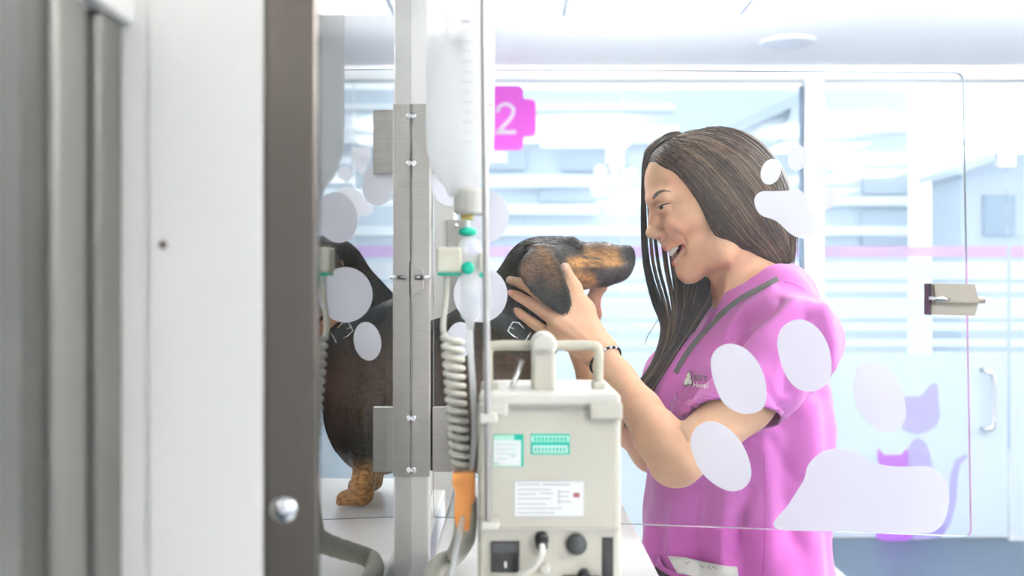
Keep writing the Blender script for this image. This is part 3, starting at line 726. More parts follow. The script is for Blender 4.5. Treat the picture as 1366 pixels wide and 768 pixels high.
for s_ in (-1, 1):
    bm = bmesh.new(); bmesh.ops.create_uvsphere(bm, u_segments=16, v_segments=12, radius=0.0068, matrix=Matrix.Translation(D_(769, 330, s_*0.0305)))
    link('eye', fin(bm, 'eye'), M_eye, dog, smooth=True)
# collar: band round the neck with buckle
ca, cb = Vector(D_(696, 428)), Vector(D_(713, 392)); cax = (cb-ca).normalized(); cs = Vector((0, 1, 0)); cu = cax.cross(cs).normalized()
cc = Vector(D_(690, 437))
M_collar = mat('black_leather_collar', (0.02, 0.023, 0.026), 0.45, bump=0.1, bscale=300)
bm = bmesh.new(); ring = []
dbv = dsurf.b
for k in range(48):
    a = 2*math.pi*k/48; d = cs*math.cos(a)+cu*math.sin(a); row = []
    for t in (-0.013, 0.0, 0.013):
        o = cc+cax*t; far = o+d*0.2; h = dbv.ray_cast(far, -d, 0.2); rad = (h[0]-o).length if h[0] is not None else 0.06
        row.append(o+d*(min(rad, 0.085)+0.002))
    ring.append(row)
R2 = [[sum((ring[(k+j) % 48][i] for j in (-2, -1, 0, 1, 2)), Vector())/5 for i in range(3)] for k in range(48)]
vv = [[bm.verts.new(p+ (p-cc-cax*((p-cc).dot(cax))).normalized()*0.0015) for p in row] for row in R2]
for k in range(48):
    for i in range(2): bm.faces.new((vv[k][i], vv[(k+1) % 48][i], vv[(k+1) % 48][i+1], vv[k][i+1]))
bmesh.ops.recalc_face_normals(bm, faces=bm.faces)
bmesh.ops.solidify(bm, geom=bm.faces, thickness=0.0025)
collar = link('collar', fin(bm, 'collar'), M_collar, dog, smooth=True)
csurf = BVHTree.FromObject(collar, bpy.context.evaluated_depsgraph_get()) if False else None
def on_dog(px_, py_, off): return dsurf.hit(px_, py_, off, fallback=YD-0.06)
rim = smooth2([(677, 441), (684, 430.5), (696, 432), (708, 443), (702, 453), (688, 450)], 4)
rim = [(676.5, 440), (683, 430), (691, 431), (698, 436)]
tube('buckle', [on_dog(x, y, 0.009) for x, y in [(698, 438), (691, 430.5), (684, 430), (677, 442), (683, 448), (690, 451)]], 0.0014, M_chrome, collar, seg=8)
tube('buckle', [on_dog(x, y, 0.010) for x, y in [(705.5, 442), (697, 456)]], 0.0016, M_chrome, collar, seg=8)
tube('buckle_prong', [on_dog(x, y, 0.010) for x, y in [(678, 437), (685, 439)]], 0.0012, M_chrome, collar, seg=8)

# ------------------------------------------------------------------ the person
SKIN = np.array([0.68, 0.385, 0.24])
YH = 1.62; psi = math.radians(10)
H0 = np.array([XP(955, YH), YH]); HL = np.array([math.sin(psi), -math.cos(psi)])      # head mid-plane and its left
def hp3(px, py, lat=0.0):
    """point seen at (px,py) lying lat metres left of the head's mid-plane"""
    u = (px-CX)/F; t = (H0@HL+lat)/(u*HL[0]+HL[1]); return np.array(P(px, py, t))
Ff = np.array([-math.cos(psi), -math.sin(psi), 0]); Ll = np.array([HL[0], HL[1], 0]); Uz = np.array([0, 0, 1.0])
pit = math.radians(17); Fp = Ff*math.cos(pit)-Uz*math.sin(pit); Up = Uz*math.cos(pit)+Ff*math.sin(pit)
HA = [Fp, Ll, Up]                                                                     # pitched head axes: forward, left, up
SP = YH/F
th_t = math.radians(30); Tf = np.array([-math.cos(th_t), -math.sin(th_t), 0]); Tl = np.array([math.sin(th_t), -math.cos(th_t), 0]); TA = [Tf, Tl, Uz]
TC = np.array([0.362, 1.63, 0])
def tp(fw, lf, z): return TC+Tf*fw+Tl*lf+Uz*z
SHL, ELL, WRL = np.array([0.420, 1.478, 1.203]), np.array(P(906, 614, 1.385)), np.array(P(802, 474, 1.515))
SHR, ELR, WRR = tp(0.0, -0.115, 1.168), np.array((0.245, 1.77, 1.00)), np.array(P(790, 505, 1.70))

sf = Field((-0.03, 1.33, 0.80), (0.56, 1.90, 1.50), 0.0018)
# cranium and face
sf.ell(hp3(952, 256), (0.098, 0.072, 0.096), HA, k=0.02)
sf.ell(hp3(913, 283), (0.040, 0.056, 0.080), HA, k=0.02)
sf.ell(hp3(896, 240), (0.036, 0.052, 0.042), HA, k=0.03)
sf.ell(hp3(921, 330), (0.030, 0.040, 0.045), HA, k=0.025)
for s_ in (-1, 1):
    sf.cap(hp3(921, 359, s_*0.008), hp3(963, 333, s_*0.047), 0.0165, 0.017, 0.02)
    sf.cap(hp3(963, 333, s_*0.047), hp3(968, 290, s_*0.055), 0.017, 0.015, 0.03)
    sf.ell(hp3(906, 299, s_*0.035), (0.0225, 0.021, 0.0225), HA, k=0.012)               # cheeks lifted by the smile
    sf.ell(hp3(925, 285, s_*0.048), (0.022, 0.014, 0.016), HA, k=0.02)                # cheekbone
    sf.cap(hp3(870, 267, s_*0.010), hp3(886, 260, s_*0.042), 0.0075, 0.007, 0.016)    # brow ridge
    sf.ell(hp3(882, 277, s_*0.031), (0.0085, 0.0125, 0.0075), HA, k=0.010, op='sub')    # eye socket
    sf.ell(hp3(889.5, 276, s_*0.0315), (0.0122, 0.0125, 0.0115), HA, k=0.004)         # lids over the eyeball
    sf.ell(hp3(879.5, 277.5, s_*0.034), (0.010, 0.0100, 0.0026), HA, k=0.001, op='sub')
    sf.cap(hp3(877.5, 274.0, s_*0.027), hp3(892, 271.0, s_*0.042), 0.0022, 0.0022, 0.003)
    sf.cap(hp3(878.5, 280.5, s_*0.027), hp3(891, 279.0, s_*0.042), 0.0022, 0.0022, 0.004)
    sf.ell(hp3(880.5, 314, s_*0.0105), (0.0105, 0.0072, 0.0080), HA, k=0.006)         # nose wings
sf.ell(hp3(917.5, 364), (0.0145, 0.017, 0.0150), HA, k=0.010)                            # chin
sf.chain([hp3(873, 266), hp3(876, 280), hp3(873, 292), hp3(872, 306)], [0.0085, 0.0072, 0.0075, 0.0088], 0.010)
sf.ell(hp3(870.6, 310), (0.0112, 0.0102, 0.0094), HA, k=0.006)
sf.ell(hp3(897, 323), (0.016, 0.022, 0.013), HA, k=0.010)
sf.cap(hp3(880, 318), hp3(887, 327), 0.004, 0.004, 0.006)
# smiling mouth
mouth_px = [(886, 335.5), (893, 332.0), (899, 328.5), (905, 325.3), (912.0, 322.3), (911.5, 328.5), (908.5, 336.5), (905, 343), (901, 346.5), (895, 347), (886, 344)]
mq = [hp3(x, y, 0.012) for x, y in mouth_px]; mo = hp3(900, 335)
mq2 = [(float((q-mo)@Ff), float(q[2])) for q in mq]
def mouth_fn(X, Y, Z):
    a = (X-mo[0])*Ff[0]+(Y-mo[1])*Ff[1]; la = (X-mo[0])*Ll[0]+(Y-mo[1])*Ll[1]
    return np.maximum(poly_sd(a+0*Z, Z+0*a, mq2), np.abs(la)-0.036)
sf.func(mo-0.045, mo+0.045, mouth_fn, 0.002, 'sub')
for s_ in (-1, 1):
    sf.chain([hp3(889.8, 331.0, 0), hp3(893.5, 329.0, s_*0.011), hp3(902, 324.8, s_*0.021), hp3(911.5, 320.5, s_*0.0285)], [0.0052, 0.0050, 0.0042, 0.0028], 0.003)
    sf.chain([hp3(901.2, 350.0, 0), hp3(904.2, 347.5, s_*0.011), hp3(910.0, 338, s_*0.021), hp3(913.5, 324.5, s_*0.0285)], [0.0060, 0.0056, 0.0044, 0.0028], 0.003)
    sf.cap(hp3(891, 308, s_*0.019), hp3(915, 317, s_*0.034), 0.0015, 0.0015, 0.008, op='sub')   # smile fold
    sf.ell(hp3(878.2, 318.0, s_*0.0115), (0.0052, 0.0050, 0.0024), HA, k=0.0012, op='sub')           # nostril
    sf.ell(hp3(962, 290, s_*0.066), (0.010, 0.004, 0.022), HA, k=0.006)                             # ear
# neck, shoulders, chest
sf.chain([hp3(988, 320), hp3(1001, 375), hp3(1014, 425)], [0.048, 0.048, 0.058], 0.03)
sf.cap(hp3(955, 338, 0.0), hp3(990, 385, 0.0), 0.020, 0.03, 0.02)
sf.cap(hp3(1005, 300, 0.045), hp3(963, 420, 0.02), 0.010, 0.009, 0.02)
sf.cap(tp(-0.03, 0, 1.265), SHL, 0.052, 0.047, 0.03); sf.cap(tp(-0.03, 0, 1.265), SHR, 0.052, 0.042, 0.03)
sf.ell(tp(-0.01, 0, 1.06), (0.085, 0.135, 0.15), TA, k=0.04)
sf.ell(tp(0.0, 0, 0.93), (0.088, 0.125, 0.16), TA, k=0.05)
# arms
EL2 = ELL+np.array([-0.008, 0.004, -0.002])
sf.chain([SHL, SHL*0.5+ELL*0.5+np.array([0.0, -0.004, -0.006]), ELL], [0.043, 0.039, 0.034], 0.012)
fm = ELL*0.75+WRL*0.25; f2 = np.array(P(856, 546, 1.452))
sf.chain([EL2, fm+np.array([-0.002, 0, -0.002]), f2, ELL*0.22+WRL*0.78, WRL], [0.0335, 0.0325, 0.0270, 0.0235, 0.0225], 0.012)
sf.chain([SHR, ELR, ELR*0.6+WRR*0.4, WRR], [0.050, 0.036, 0.036, 0.023], 0.02)
# left hand: back of hand to the camera, fingers round the neck, thumb along the ear
def fing(pts, rs, k=0.0025): sf.chain([np.array(P(*p)) for p in pts], rs, k)
wl = (800, 468, 1.517)
kn = {'i': (765, 401, 1.520), 'm': (752, 413, 1.512), 'r': (742, 428, 1.499), 'p': (732, 445, 1.517)}
for q, rr in (('i', 0.0135), ('m', 0.0140), ('r', 0.0140), ('p', 0.0130)):
    sf.chain([np.array(P(*wl)), np.array(P(*kn[q]))], [0.021, rr], 0.012)
sf.cap(P(785, 452, 1.522), P(752, 425, 1.520), 0.022, 0.017, 0.012)
fing([kn['i'], (738, 378, 1.524), (716, 362, 1.537), (700, 352, 1.549)], [0.0110, 0.0095, 0.0083, 0.0070])
fing([kn['m'], (718, 391, 1.522), (694, 377.5, 1.539), (680.5, 373.5, 1.552)], [0.0105, 0.0088, 0.0078, 0.0066])
fing([kn['r'], (711, 406.5, 1.519), (692, 395.5, 1.534), (680.5, 390.5, 1.547)], [0.0105, 0.0086, 0.0076, 0.0064])
fing([kn['p'], (710, 430, 1.521), (695, 419, 1.531), (685, 410.5, 1.542)], [0.0092, 0.0077, 0.0069, 0.0060])
fing([(788, 447, 1.524), (779, 413, 1.525), (765, 384, 1.528), (753.5, 357, 1.538)], [0.0200, 0.0135, 0.0108, 0.0080], 0.010)
sf.cap(P(779, 413, 1.525), P(765, 405, 1.524), 0.012, 0.010, 0.012)
# right hand on the far side of the dog's jaw, thumb coming under it
sf.chain([WRR, np.array(P(768, 440, 1.70))], [0.023, 0.024], 0.012)
sf.cap(P(760, 425, 1.69), P(785, 440, 1.70), 0.018, 0.018, 0.012)
for dz_, l_ in ((0, 0), (12, 4), (24, 6), (36, 0)):
    fing([(765, 425+dz_*0.6, 1.69), (735, 402+dz_, 1.695), (710, 385+dz_, 1.678), (692-l_*0.5, 378+dz_, 1.662)], [0.011, 0.0095, 0.0085, 0.007])
fing([(785, 445, 1.69), (792, 418, 1.655), (792.5, 397, 1.632), (796, 388, 1.622), (804, 383.5, 1.612)], [0.015, 0.0125, 0.0105, 0.0098, 0.0080], 0.006)
sV, sQ = biggest(*sf.mesh(1))
# soft creases of the smiling face and neck
N_ = vnormals(sV, sQ); px, py = project(sV); fc_ = np.clip(-N_[:, 1]*1.6, 0, 1)*(sV[:, 1] < YH+0.02)
disp = np.zeros(len(sV))
for pts, amp, wd in (([(888, 302), (895, 308), (904, 311), (911.5, 316), (915, 325)], -1.8, 2.8), ([(893, 296), (903, 302), (913, 309)], 2.0, 6), ([(918, 320), (918, 332)], 0.8, 3),
                     ([(887, 283), (894, 281), (901, 277)], -0.8, 1.8), ([(886, 286.5), (895, 285)], 0.7, 2.5), ([(975, 350), (966, 400)], 1.6, 5), ([(958, 372), (953, 382)], -1.0, 4),
                     ([(885, 318), (888, 327)], -0.6, 1.5), ([(905, 357), (911, 352)], -1.0, 3), ([(748, 420), (790, 458)], 0.9, 4), ([(741, 432), (788, 464)], 0.8, 4), ([(907, 572), (915, 586)], -2.0, 3)):
    disp += amp*1e-3*np.exp(-(seg_dist(px, py, pts)/wd)**2)
sV = sV+N_*(disp*fc_)[:, None]
# lips, nails, brows as skin tints
px, py = project(sV); ST = np.tile(SKIN, (len(sV), 1)); face = np.hypot(px-900, py-300) < 90
dd = [np.min([np.linalg.norm(sV-hp3(*q), axis=1) for q in L], axis=0) for L in (
    [(888+i*2.3, 331.0-i*1.0, s*0.0028*i) for i in range(11) for s in (-1, 1)],
    [(899.5+i*1.35, 351-i*2.6, s*0.0028*i) for i in range(11) for s in (-1, 1)])]
lipw = np.clip((0.0080-np.minimum(dd[0], dd[1]*1.0))/0.0025, 0, 1)*face
ST = ST*(1-lipw[:, None])+np.array([0.50, 0.125, 0.12])*lipw[:, None]
flush = np.clip(1-np.linalg.norm(sV-hp3(905, 305, 0.05), axis=1)/0.04, 0, 1)*0.35*face
ST = ST*(1-flush[:, None])+np.array([0.68, 0.33, 0.22])*flush[:, None]
for q in ((678, 373.5, 1.545), (678, 390, 1.540), (682, 409, 1.535), (752, 355, 1.530)):
    w = np.clip((0.0072-np.linalg.norm(sV-np.array(P(*q)), axis=1))/0.002, 0, 1)[:, None]; ST = ST*(1-w)+np.array([0.80, 0.50, 0.42])*w
w = np.clip((0.02-np.linalg.norm(sV-np.array(P(800, 388, 1.618)), axis=1))/0.015, 0, 1)[:, None]*0.5; ST = ST*(1-w)+np.array([0.75, 0.28, 0.22])*w
M_skin = mat_attr('skin', 0.45, sss=0.12, bump=0.06, bscale=500, spec=0.35, nvar=0.06, nscale=40)
p_base = (0.36, 1.63, 0.0)
person = link('person', np_mesh('person', sV, sQ, ST), M_skin, base=p_base)
tag(person, 'smiling person in a pink scrub top with long brown hair holding the dog\'s head', 'person')
ssurf = Surf(sV, sQ)
# eyes
M_eyew = mat('eye_white', (0.50, 0.46, 0.44), 0.2); M_iris = mat('iris_brown', (0.05, 0.028, 0.018), 0.1)
for s_ in (-1, 1):
    c = hp3(889.3, 276.3, s_*0.0315)
    bm = bmesh.new(); bmesh.ops.create_uvsphere(bm, u_segments=20, v_segments=14, radius=0.0112, matrix=Matrix.Translation(c)); e = link('eye', fin(bm, 'eye'), M_eyew, person, smooth=True)
    g = Vector(Ff)+Vector((0, 0, -0.05)); g.normalize()
    bm = bmesh.new(); bmesh.ops.create_uvsphere(bm, u_segments=16, v_segments=10, radius=0.0066, matrix=Matrix.Translation(Vector(c)+g*0.0056+Vector(Ll)*s_*0.0015)); link('iris', fin(bm, 'iris'), M_iris, e, smooth=True)
M_brow = mat('brow_hair', (0.085, 0.05, 0.038), 0.7)
def face_tube(name, pts, rs, m, off=0.0003):
    q = [ssurf.hit(x, y, off, fallback=YH) for x, y in pts]; q2 = catmull(q, 4); n = len(q2)
    rr = [float(np.interp(i/(n-1), np.linspace(0, 1, len(rs)), rs)) for i in range(n)]
    return tube(name, q2, rr, m, person, seg=6)
patch('eyebrow', smooth2([(870.2, 264.5), (872, 260.2), (876, 256), (882, 253.4), (889, 253.6), (896, 256.2), (889, 255.6), (883, 256.8), (879, 259.8), (875.5, 263), (873, 265.5)], 3), ssurf, 0.0004, M_brow, person, step=2.0)
face_tube('eyelashes', [(877.6, 277.0), (880.5, 274.8), (885, 272.8), (891, 271.3), (896, 270.5)], [0.0008, 0.0012, 0.0011, 0.0009, 0.0003], M_brow, 0.0006)
face_tube('eyelid_crease_shade', [(879.5, 272), (884, 269), (892, 268), (900, 269.5)], [0.0003, 0.0005, 0.0005, 0.0002], mat('lid_crease_shade', (0.30, 0.15, 0.10), 0.6), 0.0)  # thin brown tube; the crease's shade is put into its colour
bm = bmesh.new(); bmesh.ops.create_uvsphere(bm, u_segments=20, v_segments=14, radius=1.0)
for v in bm.verts: v.co = Vector(hp3(916, 334))+Vector(Ff)*v.co.x*0.017+Vector(Ll)*v.co.y*0.020+Vector(Uz)*v.co.z*0.016
link('mouth_interior', fin(bm, 'mouth_interior'), mat('mouth_interior_red', (0.16, 0.03, 0.03), 0.4), person, smooth=True)
# teeth: an upper arch of separate teeth
M_tooth = mat('tooth_enamel', (0.88, 0.84, 0.74), 0.2, sss=0.05)
arch = thing('upper_teeth', p_base); arch.parent = person; arch.location = (0, 0, 0)
for i in range(-4, 5):
    if i == 0: continue
    s_ = 1 if i > 0 else -1; k = abs(i); lat = s_*(0.0040+(k-1)*0.0066*(1-0.06*k)); x = 894.0+1.15*(k-0.5)**1.5; y = 335.2-1.6*(k-1)-0.25*(k-1)**2
    c = hp3(x, y, lat); ww = [0.0041, 0.0036, 0.0038, 0.0034][k-1]; hh = [0.0074, 0.0066, 0.0066, 0.0055][k-1]
    yaw = s_*0.27*(k-0.5)
    fwd = Fp*math.cos(yaw)+Ll*math.sin(yaw); lft = Ll*math.cos(yaw)-Fp*math.sin(yaw)
    bm = bmesh.new(); bmesh.ops.create_uvsphere(bm, u_segments=12, v_segments=10, radius=1.0)
    for v in bm.verts:
        a, b_, c_ = v.co; q = [math.copysign(abs(t)**0.55, t) for t in (a, b_, c_)]
        v.co = Vector(c)+Vector(fwd)*q[0]*0.0030+Vector(lft)*q[1]*ww+Vector(Up)*q[2]*hh
    link('tooth', fin(bm, 'tooth'), M_tooth, arch, smooth=True)

# ---- scrub top
g = Field((0.10, 1.32, 0.62), (0.60, 1.96, 1.40), 0.0033)
g.ell(tp(0.002, 0, 1.095), (0.118, 0.165, 0.152), TA, k=0.04)
g.ell(tp(0.035, 0.06, 1.105), (0.092, 0.080, 0.085), TA, k=0.04); g.ell(tp(0.035, -0.06, 1.105), (0.092, 0.080, 0.085), TA, k=0.04)
g.ell(tp(0.012, 0, 0.95), (0.122, 0.162, 0.22), TA, k=0.05)
g.ell(tp(0.008, 0, 0.78), (0.130, 0.175, 0.20), TA, k=0.05)
g.cap(tp(0.01, 0.035, 1.245), tp(-0.02, 0.07, 1.262), 0.050, 0.052, 0.03); g.cap(tp(-0.02, 0.05, 1.268), SHL+np.array([0, 0, 0.003]), 0.054, 0.056, 0.03); g.cap(tp(-0.02, -0.05, 1.222), SHR, 0.050, 0.046, 0.03)
g.cap(tp(-0.045, 0.02, 1.25), tp(-0.06, 0, 1.15), 0.060, 0.08, 0.03)
SLE = SHL*0.38+ELL*0.62
SO = np.array([0.008, 0.0, -0.009]); g.cap(SHL, SLE+(ELL-SHL)*0.10+SO, 0.056, 0.056, 0.02)
SRE = SHR*0.5+ELR*0.5; g.cap(SHR, SRE, 0.046, 0.054, 0.02)
# sleeve openings
ad = (ELL-SHL)/np.linalg.norm(ELL-SHL)
def half(o, n_): return lambda X, Y, Z: -((X-o[0])*n_[0]+(Y-o[1])*n_[1]+(Z-o[2])*n_[2])
# cut sleeve end with a plane (the hem seen from (930,540) to (1022,592))
A_, B_, C_ = np.array(P(930, 540, 1.41)), np.array(P(1050, 562, 1.41)), np.array(P(1012, 594, 1.50)); hem_n = np.cross(B_-A_, C_-A_); hem_n /= np.linalg.norm(hem_n)
if hem_n@ad < 0: hem_n = -hem_n
def cut_fn(X, Y, Z):
    d1 = -((X-A_[0])*hem_n[0]+(Y-A_[1])*hem_n[1]+(Z-A_[2])*hem_n[2])          # beyond the hem
    qx, qy, qz = X-SHL[0], Y-SHL[1], Z-SHL[2]; t = qx*ad[0]+qy*ad[1]+qz*ad[2]
    rad = np.sqrt(np.maximum(qx**2+qy**2+qz**2-t*t, 0))-0.082                 # only round the arm
    tw = (X-TC[0])*Tl[0]+(Y-TC[1])*Tl[1]; return np.maximum(np.maximum(d1, rad), 0.128-tw)
g.func(SLE-0.12, SLE+0.16, cut_fn, 0.0, 'sub')
g.cap(SHL+(ELL-SHL)*0.35+SO*0.5, ELL+SO, 0.048, 0.050, 0.0, 'sub')
g.cap(SHR+(ELR-SHR)*0.30, ELR, 0.052, 0.062, 0.0, 'sub')
# neckline: round the neck, V at the front
NB = np.array(hp3(1003, 395)); VP_ = tp(0.14, -0.005, 1.205)
g.cap(NB+np.array([0, 0, -0.02]), NB+np.array([-0.01, 0, 0.10]), 0.060, 0.075, 0.004, 'sub')
def vneck(X, Y, Z):
    fw = (X-TC[0])*Tf[0]+(Y-TC[1])*Tf[1]; lf = (X-TC[0])*Tl[0]+(Y-TC[1])*Tl[1]
    return np.maximum(np.maximum((np.maximum(lf-(Z-1.205)*0.28, -lf-(Z-1.205)*0.52))*0.92, 0.045-fw), 1.19-Z)
g.func((0.1, 1.35, 1.17), (0.55, 1.95, 1.38), vneck, 0.0, 'sub')
g.func((0.1, 1.32, 0.6), (0.6, 1.96, 0.70), lambda X, Y, Z: (Z-0.69)+0*X+0*Y, 0.0, 'sub')
gV, gQ = biggest(*g.mesh(2))
# folds pressed into the cloth (ridge +, crease -), given where the photo shows them
N_ = vnormals(gV, gQ); px, py = project(gV); facing = np.clip(-N_[:, 1]*1.5+0.3, 0, 1)
folds = [([(1030, 385), (990, 420), (962, 470)], 5.5, 7), ([(1038, 402), (1010, 430), (975, 455), (950, 470)], -4.5, 7), ([(1060, 405), (1020, 440), (985, 462)], 6, 7), ([(1034, 414), (1018, 424)], -3, 6),
         ([(1075, 420), (1055, 470), (1050, 520)], -4, 9), ([(1100, 410), (1110, 460), (1100, 520)], 4, 9), ([(1090, 430), (1085, 480)], -3, 8),
         ([(905, 470), (880, 540), (865, 600)], 4, 7), ([(920, 500), (885, 560), (850, 640)], -4, 7), ([(880, 500), (858, 560), (842, 640)], 4, 6),
         ([(985, 690), (990, 740), (992, 768)], -6, 12), ([(970, 650), (965, 710), (968, 768)], 5, 12), ([(1020, 600), (1030, 680), (1025, 768)], 3, 14), ([(1000, 655), (985, 700), (975, 740)], -4, 9),
         ([(1060, 560), (1045, 640), (1060, 720)], -3.5, 12), ([(1090, 540), (1085, 620), (1075, 720)], 3, 12), ([(1040, 560), (1080, 520), (1105, 500)], -3.5, 9), ([(1030, 590), (1060, 640)], -3, 9),
         ([(900, 680), (895, 730), (905, 768)], 4, 10), ([(930, 660), (925, 720), (935, 768)], -4, 10), ([(860, 650), (870, 700), (880, 730)], -3, 8), ([(1010, 500), (1040, 540), (1045, 570)], -3, 8), ([(960, 505), (1000, 530), (1020, 560)], 3, 9)]
disp = np.zeros(len(gV))
for pts, amp, wd in folds: disp += 1.6*amp*1e-3*np.exp(-(seg_dist(px, py, pts)/wd)**2)
wob = 0.0022*(np.sin(gV[:, 0]*38+gV[:, 2]*21)+np.sin(gV[:, 1]*33-gV[:, 2]*47+1.3)+np.sin((gV[:, 0]+gV[:, 1])*70+gV[:, 2]*12))
gV = gV+N_*(disp*facing+wob)[:, None]
M_scrub = mat('pink_scrub_cotton', (0.62, 0.155, 0.50), 0.75, bump=0.12, bscale=900, var=0.04, vscale=30, spec=0.25, sheen=0.25)
scrub = link('scrub_top', np_mesh('scrub_top', gV, gQ), M_scrub, person)
gs = Surf(gV, gQ)
M_trim = mat('charcoal_trim', (0.14, 0.13, 0.135), 0.7)
def R2_(pts, n=5): return [tuple(v.to_2d()) for v in catmull([(*p, 0) for p in pts], n)]
patch('neck_trim', ribbon(R2_([(1038, 372), (1012, 386), (985, 401), (958, 424), (934, 450), (915, 474), (901, 498)]), 7.5), gs, 0.0012, M_trim, scrub, step=3)
M_band2 = mat('pink_neck_band', (0.68, 0.22, 0.56), 0.75, bump=0.2, bscale=250, sheen=0.2)
M_dpink = mat('pink_seam', (0.50, 0.09, 0.40), 0.8)
patch('shoulder_seam', ribbon(R2_([(1046, 376), (1060, 380), (1074, 388)]), 1.6), gs, 0.0008, M_dpink, scrub, step=3)
patch('side_seam', ribbon(R2_([(1018, 605), (1021, 660), (1020, 715), (1018, 765)]), 1.4), gs, 0.0008, M_dpink, scrub, step=4)
# chest print: small white animal emblem and lettering
M_emb = mat('white_print', (0.86, 0.84, 0.78), 0.7); M_embd = mat('dark_print', (0.16, 0.10, 0.14), 0.7); M_tgrey = mat('grey_print', (0.22, 0.17, 0.22), 0.7)
emb = [(913, 513), (914, 507), (917, 503), (917, 499), (921, 496), (921.5, 500), (923, 503.5), (921.5, 505), (924, 508), (924, 512), (922, 514), (919, 512), (917, 514)]
patch('emblem_outline', [((x-918.5)*1.25+918.5, (y-505.5)*1.18+505.5) for x, y in emb], gs, 0.0012, M_embd, scrub, step=2)
patch('emblem', emb, gs, 0.0018, M_emb, scrub, step=2)
def print_text(text, x0, y0, size, m, bold=0.0, sk=(1.0, 0.10), sx=1.0):
    me = font_mesh(text, 1.0, bold)
    for v in me.vertices:
        X_, Y_ = v.co.x*size*sx, v.co.y*size; h = gs.hit(x0+X_*sk[0], y0-Y_+X_*sk[1], 0.0015, fallback=1.5); v.co = h
    return link('lettering', me, m, scrub)
print_text('EST', 926.5, 507.5, 10.5, M_tgrey, 0.03, sx=1.15)
print_text('Hospi', 925.5, 516.0, 9.0, M_emb, 0.012, sx=0.95)
# chest pocket
pk = smooth2([(903, 522), (907, 535), (917, 539), (934, 535), (936, 560), (912, 590), (893, 575), (897, 545)], 3)
patch('chest_pocket', [(903, 522), (905, 533), (911, 538), (920, 538), (934, 534), (930, 560), (912, 580), (896, 566), (898, 540)], gs, 0.004, M_scrub, scrub, step=3, thick=0.0015)
patch('pocket_hem', ribbon(R2_([(903, 522), (905, 532), (911, 537.5), (920, 538), (934, 534.5)]), 2.2), gs, 0.0062, M_band2, scrub, step=2)
patch('pocket_trim', ribbon(R2_([(896, 556), (908, 560), (922, 557)]), 6), gs, 0.0062, M_trim, scrub, step=3)
# hip pocket with a folded paper in it
patch('hip_pocket', [(882, 742), (888, 755), (905, 765), (940, 772), (985, 774), (985, 800), (880, 800), (872, 770)], gs, 0.005, M_scrub, scrub, step=5, thick=0.0015)
patch('pocket_trim', ribbon(R2_([(878, 757), (888, 765), (904, 774)]), 6), gs, 0.0075, M_black, scrub, step=4)
patch('sleeve_hem', ribbon(R2_([(938, 528), (965, 533), (1000, 540), (1040, 548)]), 1.2), gs, 0.0012, M_dpink, scrub, step=3)
note = patch('folded_note', [(893, 741), (915, 743), (950, 750), (982, 755), (984, 768), (940, 772), (905, 765)], gs, 0.004, mat('note_paper', (0.82, 0.80, 0.72), 0.8), None, step=4, thick=0.0006)
tag(note, 'folded white paper note sticking out of the hip pocket', 'paper')
M_ink = mat('pencil_ink', (0.15, 0.14, 0.17), 0.8)
for w_ in ([(935, 755), (938, 752), (940, 757), (944, 753)], [(947, 757), (949, 753), (952, 758), (956, 754), (960, 758)], [(915, 749), (918, 752), (922, 749)]):
    patch('scribble', ribbon(w_, 0.7), gs, 0.0055, M_ink, note, step=2)

# ---- trousers and shoes (below the picture, they carry her)
t_ = Field((0.08, 1.38, 0.0), (0.62, 1.90, 0.78), 0.008)
t_.ell(tp(-0.01, 0, 0.74), (0.110, 0.150, 0.12), TA, k=0.04)
for s_ in (-1, 1): t_.chain([tp(-0.01, s_*0.075, 0.72), tp(0.0, s_*0.085, 0.45), tp(-0.01, s_*0.09, 0.07)], [0.085, 0.066, 0.062], 0.03)
t_.func((0, 1.3, -0.1), (0.7, 2, 0.06), lambda X, Y, Z: (Z-0.05)+0*X+0*Y, 0.0, 'sub')
tV, tQ = t_.mesh(2); trousers = link('trousers', np_mesh('trousers', tV, tQ), M_scrub, person)
M_shoe = mat('white_clog', (0.75, 0.75, 0.75), 0.5)
for s_ in (-1, 1):
    q = Field((0.0, 1.3, -0.02), (0.65, 2.0, 0.16), 0.006); q.ell(tp(0.05, s_*0.09, 0.035), (0.115, 0.042, 0.045), TA, k=0.02); q.ell(tp(-0.02, s_*0.09, 0.05), (0.05, 0.042, 0.06), TA, k=0.02)
    q.func((0, 1.3, -0.1), (0.7, 2, 0.01), lambda X, Y, Z: (Z-0.002)+0*X+0*Y, 0.0, 'sub')
    a_, b_ = q.mesh(2); link('shoe', np_mesh('shoe', a_, b_), M_shoe, person)

# ---- bracelet
wd = (WRL-ELL)/np.linalg.norm(WRL-ELL); bc = WRL+(ELL-WRL)*0.055
u_ = np.cross(wd, [0, 1, 0]); u_ /= np.linalg.norm(u_); v_ = np.cross(wd, u_)
ringp = []
for k in range(33):
    a = 2*math.pi*k/32; d = Vector(u_*math.cos(a)+v_*math.sin(a)); o = Vector(bc)
    h = ssurf.b.ray_cast(o+d*0.08, -d, 0.08); rad = min((h[0]-o).length, 0.036) if h[0] is not None else 0.026
    ringp.append(o+d*(rad+0.0012))
br = thing('bracelet', p_base); br.parent = person; br.location = (0, 0, 0)
bm = bmesh.new()
for k in range(0, 32): b_tube(bm, [ringp[k], ringp[k+1]], 0.0021, 8)
link('bracelet_cord', fin(bm, 'bracelet_cord'), M_black, br, smooth=True)
kk = max(range(32), key=lambda k: ringp[k].z-0.3*ringp[k].y)
for j in (-2, 0, 2): tube('bracelet_bead', [ringp[(kk+j) % 32], ringp[(kk+j+1) % 32]], 0.0032, M_chrome, br, seg=8)

